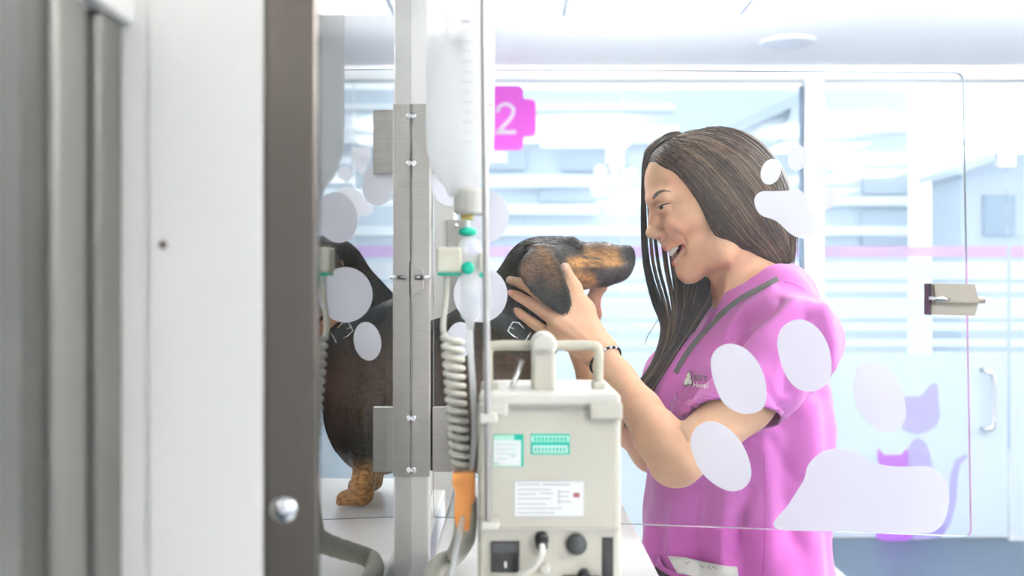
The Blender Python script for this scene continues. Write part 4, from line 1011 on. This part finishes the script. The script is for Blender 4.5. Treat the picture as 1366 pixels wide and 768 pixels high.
# ---- hair
hair_poly = [(864, 213), (872, 212), (886, 220), (902, 228), (915, 245), (931, 265), (944, 290), (957, 313), (1000, 334), (1054, 356), (1075, 345), (1075, 280), (1065, 220), (1030, 180), (990, 150), (930, 145), (880, 160), (850, 195)]
def mm2(pts, Y): return [(XP(x, Y), ZP(y, Y)) for x, y in pts]
hq = mm2(hair_poly, YH-0.07)
hb = Field((0.18, 1.48, 1.26), (0.47, 1.76, 1.56), 0.0025)
hb.ell(hp3(958, 256), (0.110, 0.083, 0.102), HA, k=0.02)
hb.ell(hp3(903, 228), (0.046, 0.063, 0.046), HA, k=0.03)
for s_ in (-1, 1): hb.ell(hp3(962, 288, s_*0.045), (0.045, 0.036, 0.055), HA, k=0.03)
hb.ell(hp3(1000, 285), (0.066, 0.068, 0.085), HA, k=0.03)
hb.cap(hp3(1030, 275), hp3(1038, 350), 0.032, 0.020, 0.03); hb.cap(hp3(1000, 290, 0.03), hp3(1030, 345, 0.03), 0.035, 0.02, 0.03); hb.cap(hp3(1000, 290, -0.03), hp3(1030, 345, -0.03), 0.035, 0.02, 0.03)
def hair_cut(X, Y, Z):
    x = X[:, 0, 0]; z = Z[0, 0, :]; return -poly_sd(x[:, None]+0*z[None, :], z[None, :]+0*x[:, None], hq)[:, None, :]+0*Y
hb.func((0.1, 1.4, 1.2), (0.5, 1.8, 1.6), hair_cut, 0.012, 'sub')
hV, hQ = biggest(*hb.mesh(2)); hN = vnormals(hV, hQ)
M_hairbase = mat('brown_hair_mass', (0.030, 0.019, 0.014), 0.6, bump=0.4, bscale=180, stretch=(0.3, 1, 1), var=0.4, vscale=60)
hair = link('hair', np_mesh('hair', hV, hQ), M_hairbase, person)
hs_ = Surf(hV, hQ)
def mat_hair():
    m = mat('brown_hair_strands', (0.07, 0.045, 0.032), 0.42, spec=0.25); nt = m.node_tree; b = nt.nodes['Principled BSDF']
    a = nt.nodes.new('ShaderNodeAttribute'); a.attribute_name = 'tint'; nt.links.new(a.outputs['Color'], b.inputs['Base Color']); return m
M_hair = mat_hair()
def strands(name, paths, r0, parent, colf, nseg=14, sides=4):
    """thin tapering strands joined as one mesh"""
    Vs, Qs, Cs = [], [], []; n = 0
    for path, col_ in zip(paths, colf):
        p = np.array(path, float); m = len(p)
        t = np.gradient(p, axis=0); t /= np.linalg.norm(t, axis=1)[:, None]+1e-9
        u = np.cross(t, [0.1, 1, 0.05]); u /= np.linalg.norm(u, axis=1)[:, None]+1e-9; v = np.cross(t, u)
        s = np.linspace(0, 1, m); rad = r0*(np.clip(np.minimum(s*12+0.5, (1-s)*5+0.15), 0, 1))[:, None]
        for k in range(sides):
            a = 2*math.pi*k/sides; Vs.append(p+rad*(u*math.cos(a)+v*math.sin(a)))
        base = n+np.arange(m)
        for k in range(sides):
            a, b = base+k*m, base+((k+1) % sides)*m; Qs.append(np.stack([a[:-1], b[:-1], b[1:], a[1:]], 1))
        Cs.append(np.tile(col_, (m*sides, 1))); n += m*sides
    return link(name, np_mesh(name, np.concatenate(Vs), np.concatenate(Qs), np.concatenate(Cs)), M_hair, parent)
def cat_np(pts, n):
    q = catmull([tuple(p)+(0,)*(3-len(p)) for p in pts], 8); q = np.array([list(v) for v in q]); s = np.linspace(0, len(q)-1, n); i = np.minimum(s.astype(int), len(q)-2); w = (s-i)[:, None]
    return q[i]*(1-w)+q[i+1]*w
def hcol():
    b = np.array([0.046, 0.027, 0.018])*rng.uniform(0.35, 1.5)
    if rng.random() < 0.14: b = np.array([0.20, 0.125, 0.075])*rng.uniform(0.8, 1.2)
    return b
# near side: swept back from the parting over the ear to the nape
G = [[(896, 181), (940, 167), (990, 177), (1026, 205), (1046, 245), (1059, 300), (1059, 352)],
     [(896, 183), (935, 178), (980, 194), (1016, 226), (1040, 268), (1056, 315), (1056, 356)],
     [(894, 185), (928, 187), (970, 208), (1004, 242), (1030, 285), (1048, 325), (1052, 358)],
     [(890, 190), (920, 203), (955, 230), (986, 268), (1012, 305), (1034, 335), (1048, 356)],
     [(884, 198), (908, 214), (938, 243), (964, 280), (990, 312), (1020, 338), (1044, 354)],
     [(876, 207), (900, 224), (922, 250), (944, 284), (966, 316), (1000, 336), (1036, 350)],
     [(870, 210), (894, 225), (914, 247), (934, 274), (952, 308), (975, 324), (1010, 340)]]
GS = [cat_np(q, 16)[:, :2] for q in G]
paths, cols = [], []
far_hit = YH
for i in range(1500):
    u = rng.uniform(0, len(GS)-1.001); k = int(u); w = u-k; q = GS[k]*(1-w)+GS[k+1]*w
    q = q+rng.normal(0, 1.2, 2)+np.cumsum(rng.normal(0, 0.5, q.shape), 0); ph = math.floor(u*5)*1.9; q[:, 1] += 1.8*np.sin(np.linspace(0, 7, 16)+ph); q[:, 0] += 1.5*np.sin(np.linspace(1, 6, 16)+ph*1.7); a0 = rng.uniform(0, 0.25); a1 = rng.uniform(0.8, 1.0); ii = np.linspace(a0*15, a1*15, 14)
    q = np.stack([np.interp(ii, range(16), q[:, j]) for j in (0, 1)], 1); off = rng.uniform(0.0003, 0.0035); pts = []; bad = 0; lastY = None
    for x, y in q:
        h = hs_.hit(x, y, off)
        if h is None:
            if lastY is None: bad = 1; break
            h = P(x, y, lastY+0.002)
        lastY = h.y; pts.append(h)
    if not bad: paths.append(pts); cols.append(hcol())
nH = np.array([HL[0], HL[1], 0]); o3 = np.array([H0[0], H0[1], 0])
mir = [[np.array(p)-2*(((np.array(p)-o3)@nH))*nH for p in q] for q in paths[::4]]
strands('hair_strands', paths, 0.00075, hair, cols)
strands('hair_strands', mir, 0.0012, hair, cols[::4])
# lifted front lock at the parting, falling on the far side of the face to the chest
def hp_y(px, py, lat): return hp3(px, py, lat)
K = [[(906, 176, 0.004), (886, 180, -0.004), (867, 197, -0.020), (859, 215, -0.034), (857, 245, -0.050), (856.5, 300, -0.062), (860, 355, -0.066), (872, 405, -0.050), (884, 440, -0.025), (868, 490, -0.005), (846, 518, 0.0), (832, 575, 0.0)],
     [(904, 181, 0.010), (884, 188, 0.002), (868, 204, -0.018), (862, 222, -0.036), (861, 250, -0.054), (862, 300, -0.064), (866, 355, -0.066), (882, 405, -0.058), (890, 440, -0.022), (872, 490, -0.003), (850, 520, 0.002), (836, 575, 0.0)],
     [(903, 186, 0.016), (888, 197, 0.006), (874, 209, -0.014), (868, 225, -0.040), (872, 255, -0.058), (876, 300, -0.066), (882, 355, -0.066), (893, 400, -0.056), (896, 440, -0.020), (877, 488, -0.002), (854, 520, 0.003), (839, 575, 0.0)],
     [(905, 185, 0.010), (900, 205, -0.02), (900, 230, -0.055), (900, 260, -0.068), (900, 300, -0.070), (900, 340, -0.068), (905, 375, -0.064), (907, 405, -0.055), (903, 440, -0.018), (882, 486, 0.0), (858, 520, 0.004), (842, 575, 0.0)],
     [(925, 185, -0.02), (925, 215, -0.055), (925, 250, -0.075), (922, 290, -0.078), (922, 330, -0.072), (925, 360, -0.066), (924, 390, -0.040), (918, 415, -0.02), (908, 445, -0.005), (885, 486, 0.002), (861, 522, 0.005), (845, 575, 0.0)],
     [(945, 185, -0.03), (945, 220, -0.065), (945, 260, -0.080), (945, 300, -0.078), (945, 335, -0.072), (944, 362, -0.066), (940, 390, -0.030), (927, 418, -0.01), (911, 448, -0.002), (888, 486, 0.004), (864, 524, 0.006), (847, 575, 0.0)],
     [(965, 190, -0.03), (968, 225, -0.065), (968, 270, -0.080), (968, 310, -0.078), (966, 340, -0.072), (962, 368, -0.056), (954, 392, -0.025), (935, 420, -0.005), (914, 452, 0.0), (892, 486, 0.006), (867, 526, 0.008), (849, 575, 0.0)]]
KS = [cat_np(q, 30) for q in K]; paths, cols = [], []
def strand_k(u, jit, a0=0.0, a1=1.0):
    k = min(int(u), len(KS)-2); w = u-k; q = KS[k]*(1-w)+KS[k+1]*w
    q = q+np.array([rng.normal(0, jit), rng.normal(0, jit*0.5), rng.normal(0, 0.004)]); wv = rng.uniform(0, 6.28); s = np.linspace(0, 1, 30)
    q[:, 0] += np.sin(s*9+wv)*1.2*s; ii = np.linspace(a0*29, a1*29, 26); q = np.stack([np.interp(ii, range(30), q[:, j]) for j in range(3)], 1)
    return [hp3(x, y, l) for x, y, l in q]
for i in range(300): paths.append(strand_k(rng.choice([0.0, 0.0, 0.4, 0.9, 1.35, 1.8, 2.3])+rng.normal(0, 0.04), 0.45, rng.uniform(0, 0.05), rng.uniform(0.86, 1))); cols.append(hcol())
for i in range(900): paths.append(strand_k(rng.uniform(2.8, 5.99), 1.6, rng.uniform(0, 0.12), rng.uniform(0.85, 1))); cols.append(hcol()*0.8)
for i in range(420): paths.append(strand_k(rng.uniform(0, 2.4), 1.3, 0, rng.uniform(0.22, 0.34))); cols.append(hcol())
strands('hair_lock', paths, 0.0009, hair, cols)
# stray strand ahead of the chest
strands('stray_hair', [[hp3(x, y, -0.03) for x, y in cat_np([(882, 420), (872, 435), (863, 450), (860, 462)], 10)[:, :2]], [hp3(x, y, -0.03) for x, y in cat_np([(868, 330), (880, 380), (890, 430), (887, 470)], 10)[:, :2]]], 0.0005, hair, [hcol(), hcol()])

# ---- short fur over the dog's coat
dN = vnormals(dV, dQ); view = dV-np.array([0, 0, CAM_Z]); view /= np.linalg.norm(view, axis=1)[:, None]
dpx, dpy = project(dV); vis = ((dN*view).sum(1) < 0.15) & (dpx > 560) & (dpy < 600)
cand = np.nonzero(vis)[0]; pick = rng.choice(cand, min(9000, len(cand)), replace=False)
fp, fc = [], []
for i in pick:
    x, y = dpx[i], dpy[i]; n = dN[i]
    if earish[i]: fl = np.array([0.15, 0, -1.0])
    elif x > 765: fl = np.array([-1.0, 0, -0.25 if y > 345 else 0.05])
    elif y < 400: fl = np.array([-0.8, 0, -0.6])
    else: fl = np.array([-0.35, 0, -1.0])
    fl = fl+rng.normal(0, 0.22, 3); fl -= n*(fl@n); fl /= np.linalg.norm(fl)+1e-9
    L = (0.0035 if x > 765 else 0.007)*rng.uniform(0.6, 1.3); p0 = dV[i]
    fp.append([p0, p0+fl*L*0.5+n*0.0007, p0+fl*L+n*0.0006]); c = T[i]*rng.uniform(0.45, 2.1)
    fc.append(np.clip(c+(np.array([0.035, 0.024, 0.014]) if rng.random() < 0.25 else 0), 0, 1))
fur = strands('fur', fp, 0.00033, dog, fc, sides=3); fur['kind'] = 'stuff'

# ------------------------------------------------------------------ infusion pump on the trolley, seen from behind
YB = 0.93
M_pump = mat('warm_grey_pump_plastic', (0.53, 0.51, 0.44), 0.45, bump=0.05, bscale=500)
M_pumpw = mat('white_pump_plastic', (0.64, 0.625, 0.57), 0.4)
M_handle = mat('cream_handle_bar', (0.52, 0.50, 0.40), 0.45)
M_green = mat('green_sticker', (0.0, 0.42, 0.30), 0.5); M_paper = mat('white_sticker', (0.80, 0.81, 0.81), 0.5)
M_inkg = mat('grey_print_ink', (0.38, 0.38, 0.40), 0.6); M_pink2 = mat('dark_red_ink', (0.35, 0.12, 0.12), 0.6)
M_orange = mat('orange_plastic', (0.75, 0.30, 0.065), 0.5)
M_teal = mat('green_plastic', (0.0, 0.40, 0.27), 0.4)
M_cable = mat('warm_grey_cable', (0.60, 0.585, 0.51), 0.5)
M_tube = mat_film('clear_tubing', (0.88, 0.90, 0.90), 0.35, 0.4)
M_bottle = mat_film('milky_infusion_bottle', (0.95, 0.95, 0.94), 0.42, 0.55)
M_chamber = mat_film('clear_drip_chamber', (0.92, 0.94, 0.95), 0.55, 0.4)
M_clip = mat('cream_sensor_plastic', (0.68, 0.66, 0.54), 0.45)
def B(px, py, Y=YB): return P(px, py, Y)
pump = tag(thing('infusion_pump', (B(733, 600).x, YB+0.07, tz)), 'warm grey infusion pump standing on the trolley with its back to the viewer', 'medical pump')
x0, x1 = B(637, 0).x, B(829, 0).x; zt_ = B(0, 532).z
box('body', (x0, YB, tz+0.004), (x1, YB+0.135, zt_), M_pump, pump, bev=0.006, seg=3)
for fx in (x0+0.02, x1-0.02):
    for fy in (YB+0.02, YB+0.115): lathe('foot', (fx, fy, tz), [(0.007, 0), (0.008, 0.003), (0.008, 0.0045)], M_black, pump, seg=14)
# stepped top cover with overhanging ledges
box('top_cover', (x0+0.001, YB-0.004, B(0, 541).z), (x1-0.001, YB+0.137, B(0, 524).z), M_pumpw, pump, bev=0.004, seg=3)
box('top_ledge', (B(640, 0).x, YB-0.010, B(0, 553).z), (B(677, 0).x, YB, B(0, 536).z), M_pumpw, pump, bev=0.002)
box('top_ledge', (B(786, 0).x, YB-0.010, B(0, 558).z), (B(829, 0).x, YB, B(0, 536).z), M_pump, pump, bev=0.002)
box('groove_shade', (B(680, 0).x, YB-0.002, B(0, 547).z), (B(784, 0).x, YB+0.002, B(0, 543).z), mat('groove_shade_grey', (0.32, 0.31, 0.28), 0.6), pump)  # raised strip; the shade of a groove is put into its grey
# carrying handle and its saddle
hz = B(0, 465).z
tube('handle', catmull([(B(650, 0).x, YB+0.05, B(0, 530).z), (B(649, 0).x, YB+0.05, B(0, 490).z), (B(650, 0).x, YB+0.05, B(0, 472).z), (B(660, 0).x, YB+0.05, hz), (B(733, 0).x, YB+0.05, hz), (B(794, 0).x, YB+0.05, hz), (B(804, 0).x, YB+0.05, B(0, 472).z), (B(804.5, 0).x, YB+0.05, B(0, 490).z), (B(804, 0).x, YB+0.05, B(0, 530).z)], 5), 0.0049, M_handle, pump, seg=14)
box('handle_saddle', (B(710, 0).x, YB+0.03, B(0, 530).z), (B(743, 0).x, YB+0.065, B(0, 462).z), M_pump, pump, bev=0.004, seg=3)
lathe('saddle_cap', (B(727, 0).x, YB+0.03, B(0, 463).z), [(0.0095, 0.0), (0.0125, 0.004), (0.0125, 0.03), (0.0095, 0.034)], M_pumpw, pump, axis='Y')
box('handle_foot', (B(640, 0).x, YB+0.035, B(0, 526).z), (B(664, 0).x, YB+0.065, B(0, 515).z), M_pump, pump, bev=0.002)
box('handle_foot', (B(795, 0).x, YB+0.035, B(0, 526).z), (B(813, 0).x, YB+0.065, B(0, 515).z), M_pump, pump, bev=0.002)
tube('clamp_lever', [B(697, 480, YB+0.045), B(688, 504, YB+0.04), B(681, 522, YB+0.035)], [0.0028, 0.003, 0.003], M_chrome, pump)
# stickers on the back
def plate(name, a, b, c, d, m, parent, t=0.0006, dy=0.0, bev=0.0):
    return box(name, (B(a, 0).x, YB-dy-t, B(0, d).z), (B(c, 0).x, YB-dy, B(0, b).z), m, parent, bev=bev)
def lines(parent, rows, m, dy):
    for a, b, c, d in rows: plate('print_line', a, b, c, d, m, parent, 0.0002, dy)
s1 = plate('inspection_sticker', 658, 579, 698.5, 622, M_green, pump); plate('sticker_field', 658.5, 587, 695, 621, M_paper, s1, 0.0003, 0.0006)
plate('sticker_field', 658.5, 580, 686, 587, mat('pale_green_print', (0.45, 0.75, 0.62), 0.5), s1, 0.0003, 0.0006)
lines(s1, [(661, 592, 690, 593.2), (661, 598, 688, 599.2), (661, 604, 690, 605.2), (681, 606.5, 688, 609.5), (659, 616, 666, 620), (661, 611, 678, 612.2)], mat('pale_ink', (0.45, 0.62, 0.52), 0.6), 0.0010)
s2 = plate('maker_sticker', 708, 578.5, 760, 606, M_green, pump); plate('sticker_field', 709, 581, 759, 589, mat('pale_green_print2', (0.62, 0.84, 0.76), 0.5), s2, 0.0003, 0.0006); plate('sticker_field', 711, 594, 757, 603.5, M_paper, s2, 0.0003, 0.0006)
for i in range(9): plate('print_mark', 712+i*5.1, 582.5, 715.5+i*5.1, 588, M_green, s2, 0.0003, 0.0010)
for i in range(9): plate('print_mark', 713+i*4.8, 596, 716+i*4.8, 602, M_green, s2, 0.0003, 0.0010)
s3 = plate('rating_label', 685, 640, 780, 690, mat('label_rim_grey', (0.50, 0.50, 0.48), 0.5), pump); plate('label_field', 687, 642, 778.5, 688, M_paper, s3, 0.0003, 0.0006)
lines(s3, [(690, 645, 720, 646.2), (724, 645, 760, 646.6), (690, 652, 735, 653), (690, 658, 715, 659), (720, 657, 738, 658), (690, 664, 735, 665), (690, 671, 728, 672), (690, 677, 750, 678), (690, 683, 740, 684), (744, 655, 760, 656), (744, 661, 758, 662), (744, 668, 762, 669), (745, 652, 746, 672)], M_inkg, 0.0010)
plate('certification_mark', 765, 657, 773, 663, M_pink2, s3, 0.0003, 0.0010)
plate('ridge', 716, 620, 719, 640, M_pump, pump, 0.0012); plate('hatch', 717, 616, 742, 638, M_pump, pump, 0.0006)
# recessed connection bay below
plate('bay_shadow_lip', 640, 703, 826, 707, mat('bay_lip', (0.50, 0.49, 0.44), 0.5), pump, 0.003)
sk_ = plate('mains_socket', 655, 721, 693, 762, M_black, pump, 0.004, bev=0.001)
plate('socket_cover', 657, 723, 691, 735, mat('dark_grey_plastic', (0.045, 0.047, 0.05), 0.4), sk_, 0.0008, 0.004)
plate('socket_pin', 673, 747, 676, 755, M_chrome, sk_, 0.0008, 0.004)
plate('socket_pin', 663, 742, 666, 746, M_black, sk_, 0.0012, 0.004); plate('socket_pin', 684, 742, 687, 746, M_black, sk_, 0.0012, 0.004)
pl_ = lathe('plug', B(722.5, 716), [(0.0055, 0), (0.0062, -0.004), (0.0062, -0.010), (0.0045, -0.013)], M_black, pump, axis='Y')
lathe('plug_sleeve', B(722.5, 725, YB-0.006), [(0.0055, 0), (0.0055, -0.008), (0.003, -0.012)], M_black, pump, axis='Y')
tube('mains_cable', catmull([B(723, 727, YB-0.016), B(722, 740, YB-0.022), B(712, 755, YB-0.022), B(692, 768, YB-0.016), B(672, 800, YB-0.012), B(662, 840, YB-0.012)], 6), 0.0032, M_pumpw, pump)
lathe('knob', B(769, 724.5), [(0.0093, 0), (0.0093, -0.006), (0.008, -0.008), (0.001, -0.0085)], mat('soft_black_knob', (0.03, 0.035, 0.037), 0.5), pump, axis='Y')
lathe('terminal', B(727, 757), [(0.0048, 0), (0.0045, -0.005), (0.002, -0.006)], M_pumpw, pump, axis='Y')
plate('slot', 803, 716, 818, 800, M_black, pump, 0.001)
lathe('knob', B(779, 766), [(0.006, 0), (0.006, -0.010), (0.004, -0.012)], M_black, pump, axis='Y')
plate('bracket', 750, 767, 800, 776, M_black, pump, 0.006)
# pole fixed to the pump
plate('pole_bracket', 641, 690, 666, 702, M_pumpw, pump, 0.014, bev=0.002); plate('pole_bracket', 641, 548, 664, 560, M_pumpw, pump, 0.016, dy=0.0101, bev=0.002)
YQ = YB-0.028
pl2 = tube('pole', [B(652, 697, YB-0.008), B(651.5, 690, YB-0.016), B(650.5, 560, YB-0.020), B(648, 300, YQ), B(645, 0, YQ), B(644, -330, YQ)], 0.0030, mat('grey_pole_steel', (0.50, 0.49, 0.47), 0.35, 0.7), pump)
hk = B(644, -330, YQ)
tube('pole_hook', catmull([hk, hk+Vector((-0.005, 0.02, 0.012)), hk+Vector((-0.018, 0.05, 0.012)), hk+Vector((-0.022, 0.075, 0.0)), hk+Vector((-0.022, 0.085, 0.010))], 5), 0.0026, M_chrome, pump)

# ------------------------------------------------------------------ infusion bottle hanging from the pole hook
YI = 0.975
bc_ = B(614, 0, YI).x; zI = lambda y: B(0, y, YI).z
bo = tag(thing('infusion_bottle', (bc_, YI, zI(292))), 'milky plastic infusion bottle hanging upside down from the pump pole', 'infusion bottle')
rb = px_len(46, YI)
prof = [(0.0105, zI(262)), (0.0125, zI(258)), (0.0150, zI(250)), (0.022, zI(238)), (rb*0.86, zI(222)), (rb*0.97, zI(200)), (rb, zI(170)), (rb, zI(20)), (rb*0.985, zI(10)), (rb, zI(0)), (rb, zI(-170)), (rb*0.95, zI(-200)), (rb*0.7, zI(-222)), (rb*0.3, zI(-230))]
lathe('bottle_shell', (bc_, YI, 0), prof, M_bottle, bo, seg=36)
lathe('fluid', (bc_, YI, 0), [(0.012, zI(255)), (rb*0.80, zI(222)), (rb*0.93, zI(198)), (rb*0.94, zI(52)), (0.001, zI(52))], mat_film('saline_fluid', (0.90, 0.92, 0.94), 0.6, 0.6), bo, seg=28)
box('air_tube', (bc_-0.0085, YI-0.006, zI(240)), (bc_+0.004, YI+0.006, zI(70)), mat_film('white_air_tube', (0.93, 0.94, 0.96), 0.1, 0.5), bo, bev=0.002)
box('air_tube_stop', (bc_-0.0085, YI-0.0065, zI(70)), (bc_+0.004, YI+0.0065, zI(53)), mat('grey_stop', (0.38, 0.39, 0.42), 0.5), bo, bev=0.001)
box('hanging_tab', (bc_-0.008, YI-0.001, zI(-226)), (bc_+0.008, YI+0.001, hk.z+0.004), M_bottle, bo)
M_mark = mat('grey_scale_print', (0.45, 0.44, 0.44), 0.6); M_redm = mat('red_scale_print', (0.75, 0.12, 0.14), 0.6)
for i, y in enumerate(range(40, 200, 13)):
    for ang, nm in ((0.62, 0), (-0.12, 1)):
        a = -math.pi/2+ang+0.35; red = nm == 0 and i in (5, 7, 8)
        c = Vector((bc_+math.cos(a)*(rb+0.0004), YI+math.sin(a)*(rb+0.0004), zI(y))); tdir = Vector((-math.sin(a), math.cos(a), 0)); w = 0.0035 if i % 2 else 0.005
        prism('scale_mark', [c-tdir*w-Vector((0, 0, 0.0006)), c+tdir*w-Vector((0, 0, 0.0006)), c+tdir*w+Vector((0, 0, 0.0006)), c-tdir*w+Vector((0, 0, 0.0006))], Vector((math.cos(a), math.sin(a), 0))*0.0003, M_redm if red else M_mark, bo)
xn = B(623, 0, YI).x
lathe('cap', (B(627, 0, YI).x, YI, 0), [(0.0125, zI(286)), (0.0155, zI(283)), (0.0155, zI(262)), (0.0165, zI(258)), (0.0165, zI(252)), (0.012, zI(250))], M_pumpw, bo)
lathe('stopper', (xn, YI, 0), [(0.006, zI(293)), (0.0065, zI(286))], mat('ochre_rubber_stopper', (0.55, 0.40, 0.12), 0.6), bo)

# ------------------------------------------------------------------ giving set with drip chamber, drop sensor and line
gsn = tag(thing('giving_set', (xn, YI, tz)), 'clear infusion line with green fitting and drip chamber under the bottle', 'infusion line')
lathe('spike', (xn, YI, 0), [(0.0022, zI(316)), (0.003, zI(293))], M_chamber, gsn)
lathe('green_collar', (B(624, 0, YI).x, YI, 0), [(0.004, zI(315)), (0.0088, zI(312)), (0.0088, zI(306)), (0.004, zI(303))], M_teal, gsn)
lathe('drip_chamber', (B(627, 0, YI).x, YI, 0), [(0.0035, zI(440)), (0.0045, zI(428)), (0.009, zI(422)), (0.0095, zI(340)), (0.012, zI(336)), (0.010, zI(322)), (0.004, zI(316))], M_chamber, gsn)
lathe('chamber_fluid', (B(627, 0, YI).x, YI, 0), [(0.0078, zI(420)), (0.008, zI(388)), (0.001, zI(387))], mat_film('drip_fluid', (0.80, 0.83, 0.90), 0.5, 0.5), gsn)
ln = catmull([B(627, 438, YI), B(628, 470, YI), B(631, 520, YI), B(633, 575, YI), B(627, 640, YI-0.01), B(617, 690, YI-0.02), B(608, 735, YI-0.03), B(600, 775, YI-0.04), B(580, 838, YI-0.06)], 6)
tube('line', ln, 0.0030, M_tube, gsn, seg=8)
sn = tag(thing('drop_sensor', (B(606, 0, YI).x, YI, zI(366))), 'cream drop sensor clipped on the drip chamber with a coiled cable', 'sensor')
box('sensor_body', (B(583, 0, YI).x, YI-0.013, zI(364)), (B(617, 0, YI).x, YI+0.013, zI(330)), M_clip, sn, bev=0.003, seg=3)
box('sensor_jaw', (B(640.5, 0, YI).x, YI-0.010, zI(364)), (B(647, 0, YI).x, YI+0.010, zI(338)), M_clip, sn, bev=0.001)
box('sensor_arm', (B(616, 0, YI).x, YI+0.0105, zI(358)), (B(642, 0, YI).x, YI+0.0135, zI(340)), M_clip, sn)
box('sensor_seal', (B(585, 0, YI).x, YI-0.012, zI(367.5)), (B(616, 0, YI).x, YI+0.012, zI(364)), M_teal, sn)
lathe('sensor_button', (B(625, 0, YI).x, YI-0.0105, zI(358)), [(0.0058, 0), (0.0062, -0.003), (0.004, -0.005)], M_teal, sn, axis='Y')
lathe('sensor_button', (B(643, 0, YI).x, YI-0.010, zI(367)), [(0.0025, 0), (0.0025, -0.003)], M_teal, sn, axis='Y')
cp = [B(596, 366, YI), B(595, 395, YI), B(592, 420, YI), B(591, 438, YI)]
cp = catmull(cp, 5); nt_ = 15; YC = YI-0.005
coil = []
for i in range(nt_*14+1):
    t = i/14; a = 2*math.pi*t-0.6; y = 449+t*(176/nt_); cxp = 603+t*0.75
    r = 0.0088-0.0001*t; c = B(cxp, y, YC); coil.append(c+Vector((-math.cos(a)*r, -math.sin(a)*r, 0)))
tail = catmull([coil[-1], B(623, 634, YC), B(627, 660, YC), B(630, 690, YC-0.005)], 5)
bm = bmesh.new(); b_tube(bm, cp+[cp[-1]*0.5+coil[0]*0.5]+coil+tail[1:], 0.0029, 8)
me = fin(bm, 'coiled_cable'); me.polygons.foreach_set('use_smooth', [True]*len(me.polygons)); link('coiled_cable', me, M_cable, sn)
# corrugated hose curving over the trolley to the pump
HZ = tz+0.0125
def on_t(px, py):
    Y = (CAM_Z-HZ)*F/(py-CY); return P(px, py, Y)
hosep = catmull([B(621, 664, YB+0.06), B(621, 700, YB+0.075), B(617, 722, YB+0.10), on_t(606, 742), on_t(590, 750), on_t(578, 764), on_t(572, 790)], 10)
rs = [0.0105+0.0009*(i % 2) for i in range(len(hosep))]
hs2 = tube('corrugated_hose', hosep, rs, M_cable, None, seg=14, base=Vector((hosep[-1].x, hosep[-1].y, tz)))
tag(hs2, 'thick warm grey corrugated hose curving over the trolley beside the pump', 'hose')
# orange connector hanging beside the pump
oc = [(604, 631), (632, 630), (634, 636), (634, 664), (629, 674), (626, 707), (609, 707), (606, 690), (607, 655), (603, 645)]
oo = prism('orange_connector', [B(x, y, YI-0.022) for x, y in oc], (0, 0.012, 0), M_orange)
oo2 = tag(thing('line_clamp', B(618, 707, YI-0.016)), 'orange plastic clamp hanging on the infusion line beside the pump', 'clamp')
oo.name = 'clamp_body'; oo.parent = oo2; oo.location = Vector(oo.location)-ORG[oo2.name]; ORG[oo.name] = Vector(ORG['orange_connector'])
box('clamp_ridge', (B(606, 0, YI).x, YI-0.0235, B(0, 640, YI).z), (B(631, 0, YI).x, YI-0.022, B(0, 636, YI).z), M_orange, oo2)
# loose thin lines lying over the trolley
def on_top(px, py): 
    Y = (CAM_Z-tz-0.0025)*F/(py-CY); return P(px, py, Y)
thin = tube('thin_line', catmull([B(614, 707, YI-0.016), on_top(598, 748), on_top(585, 775), on_top(572, 810)], 6), 0.0012, M_tube, None, seg=6, base=on_top(572, 810))
tag(thin, 'thin clear tube running down from the orange clamp to the trolley', 'tube')
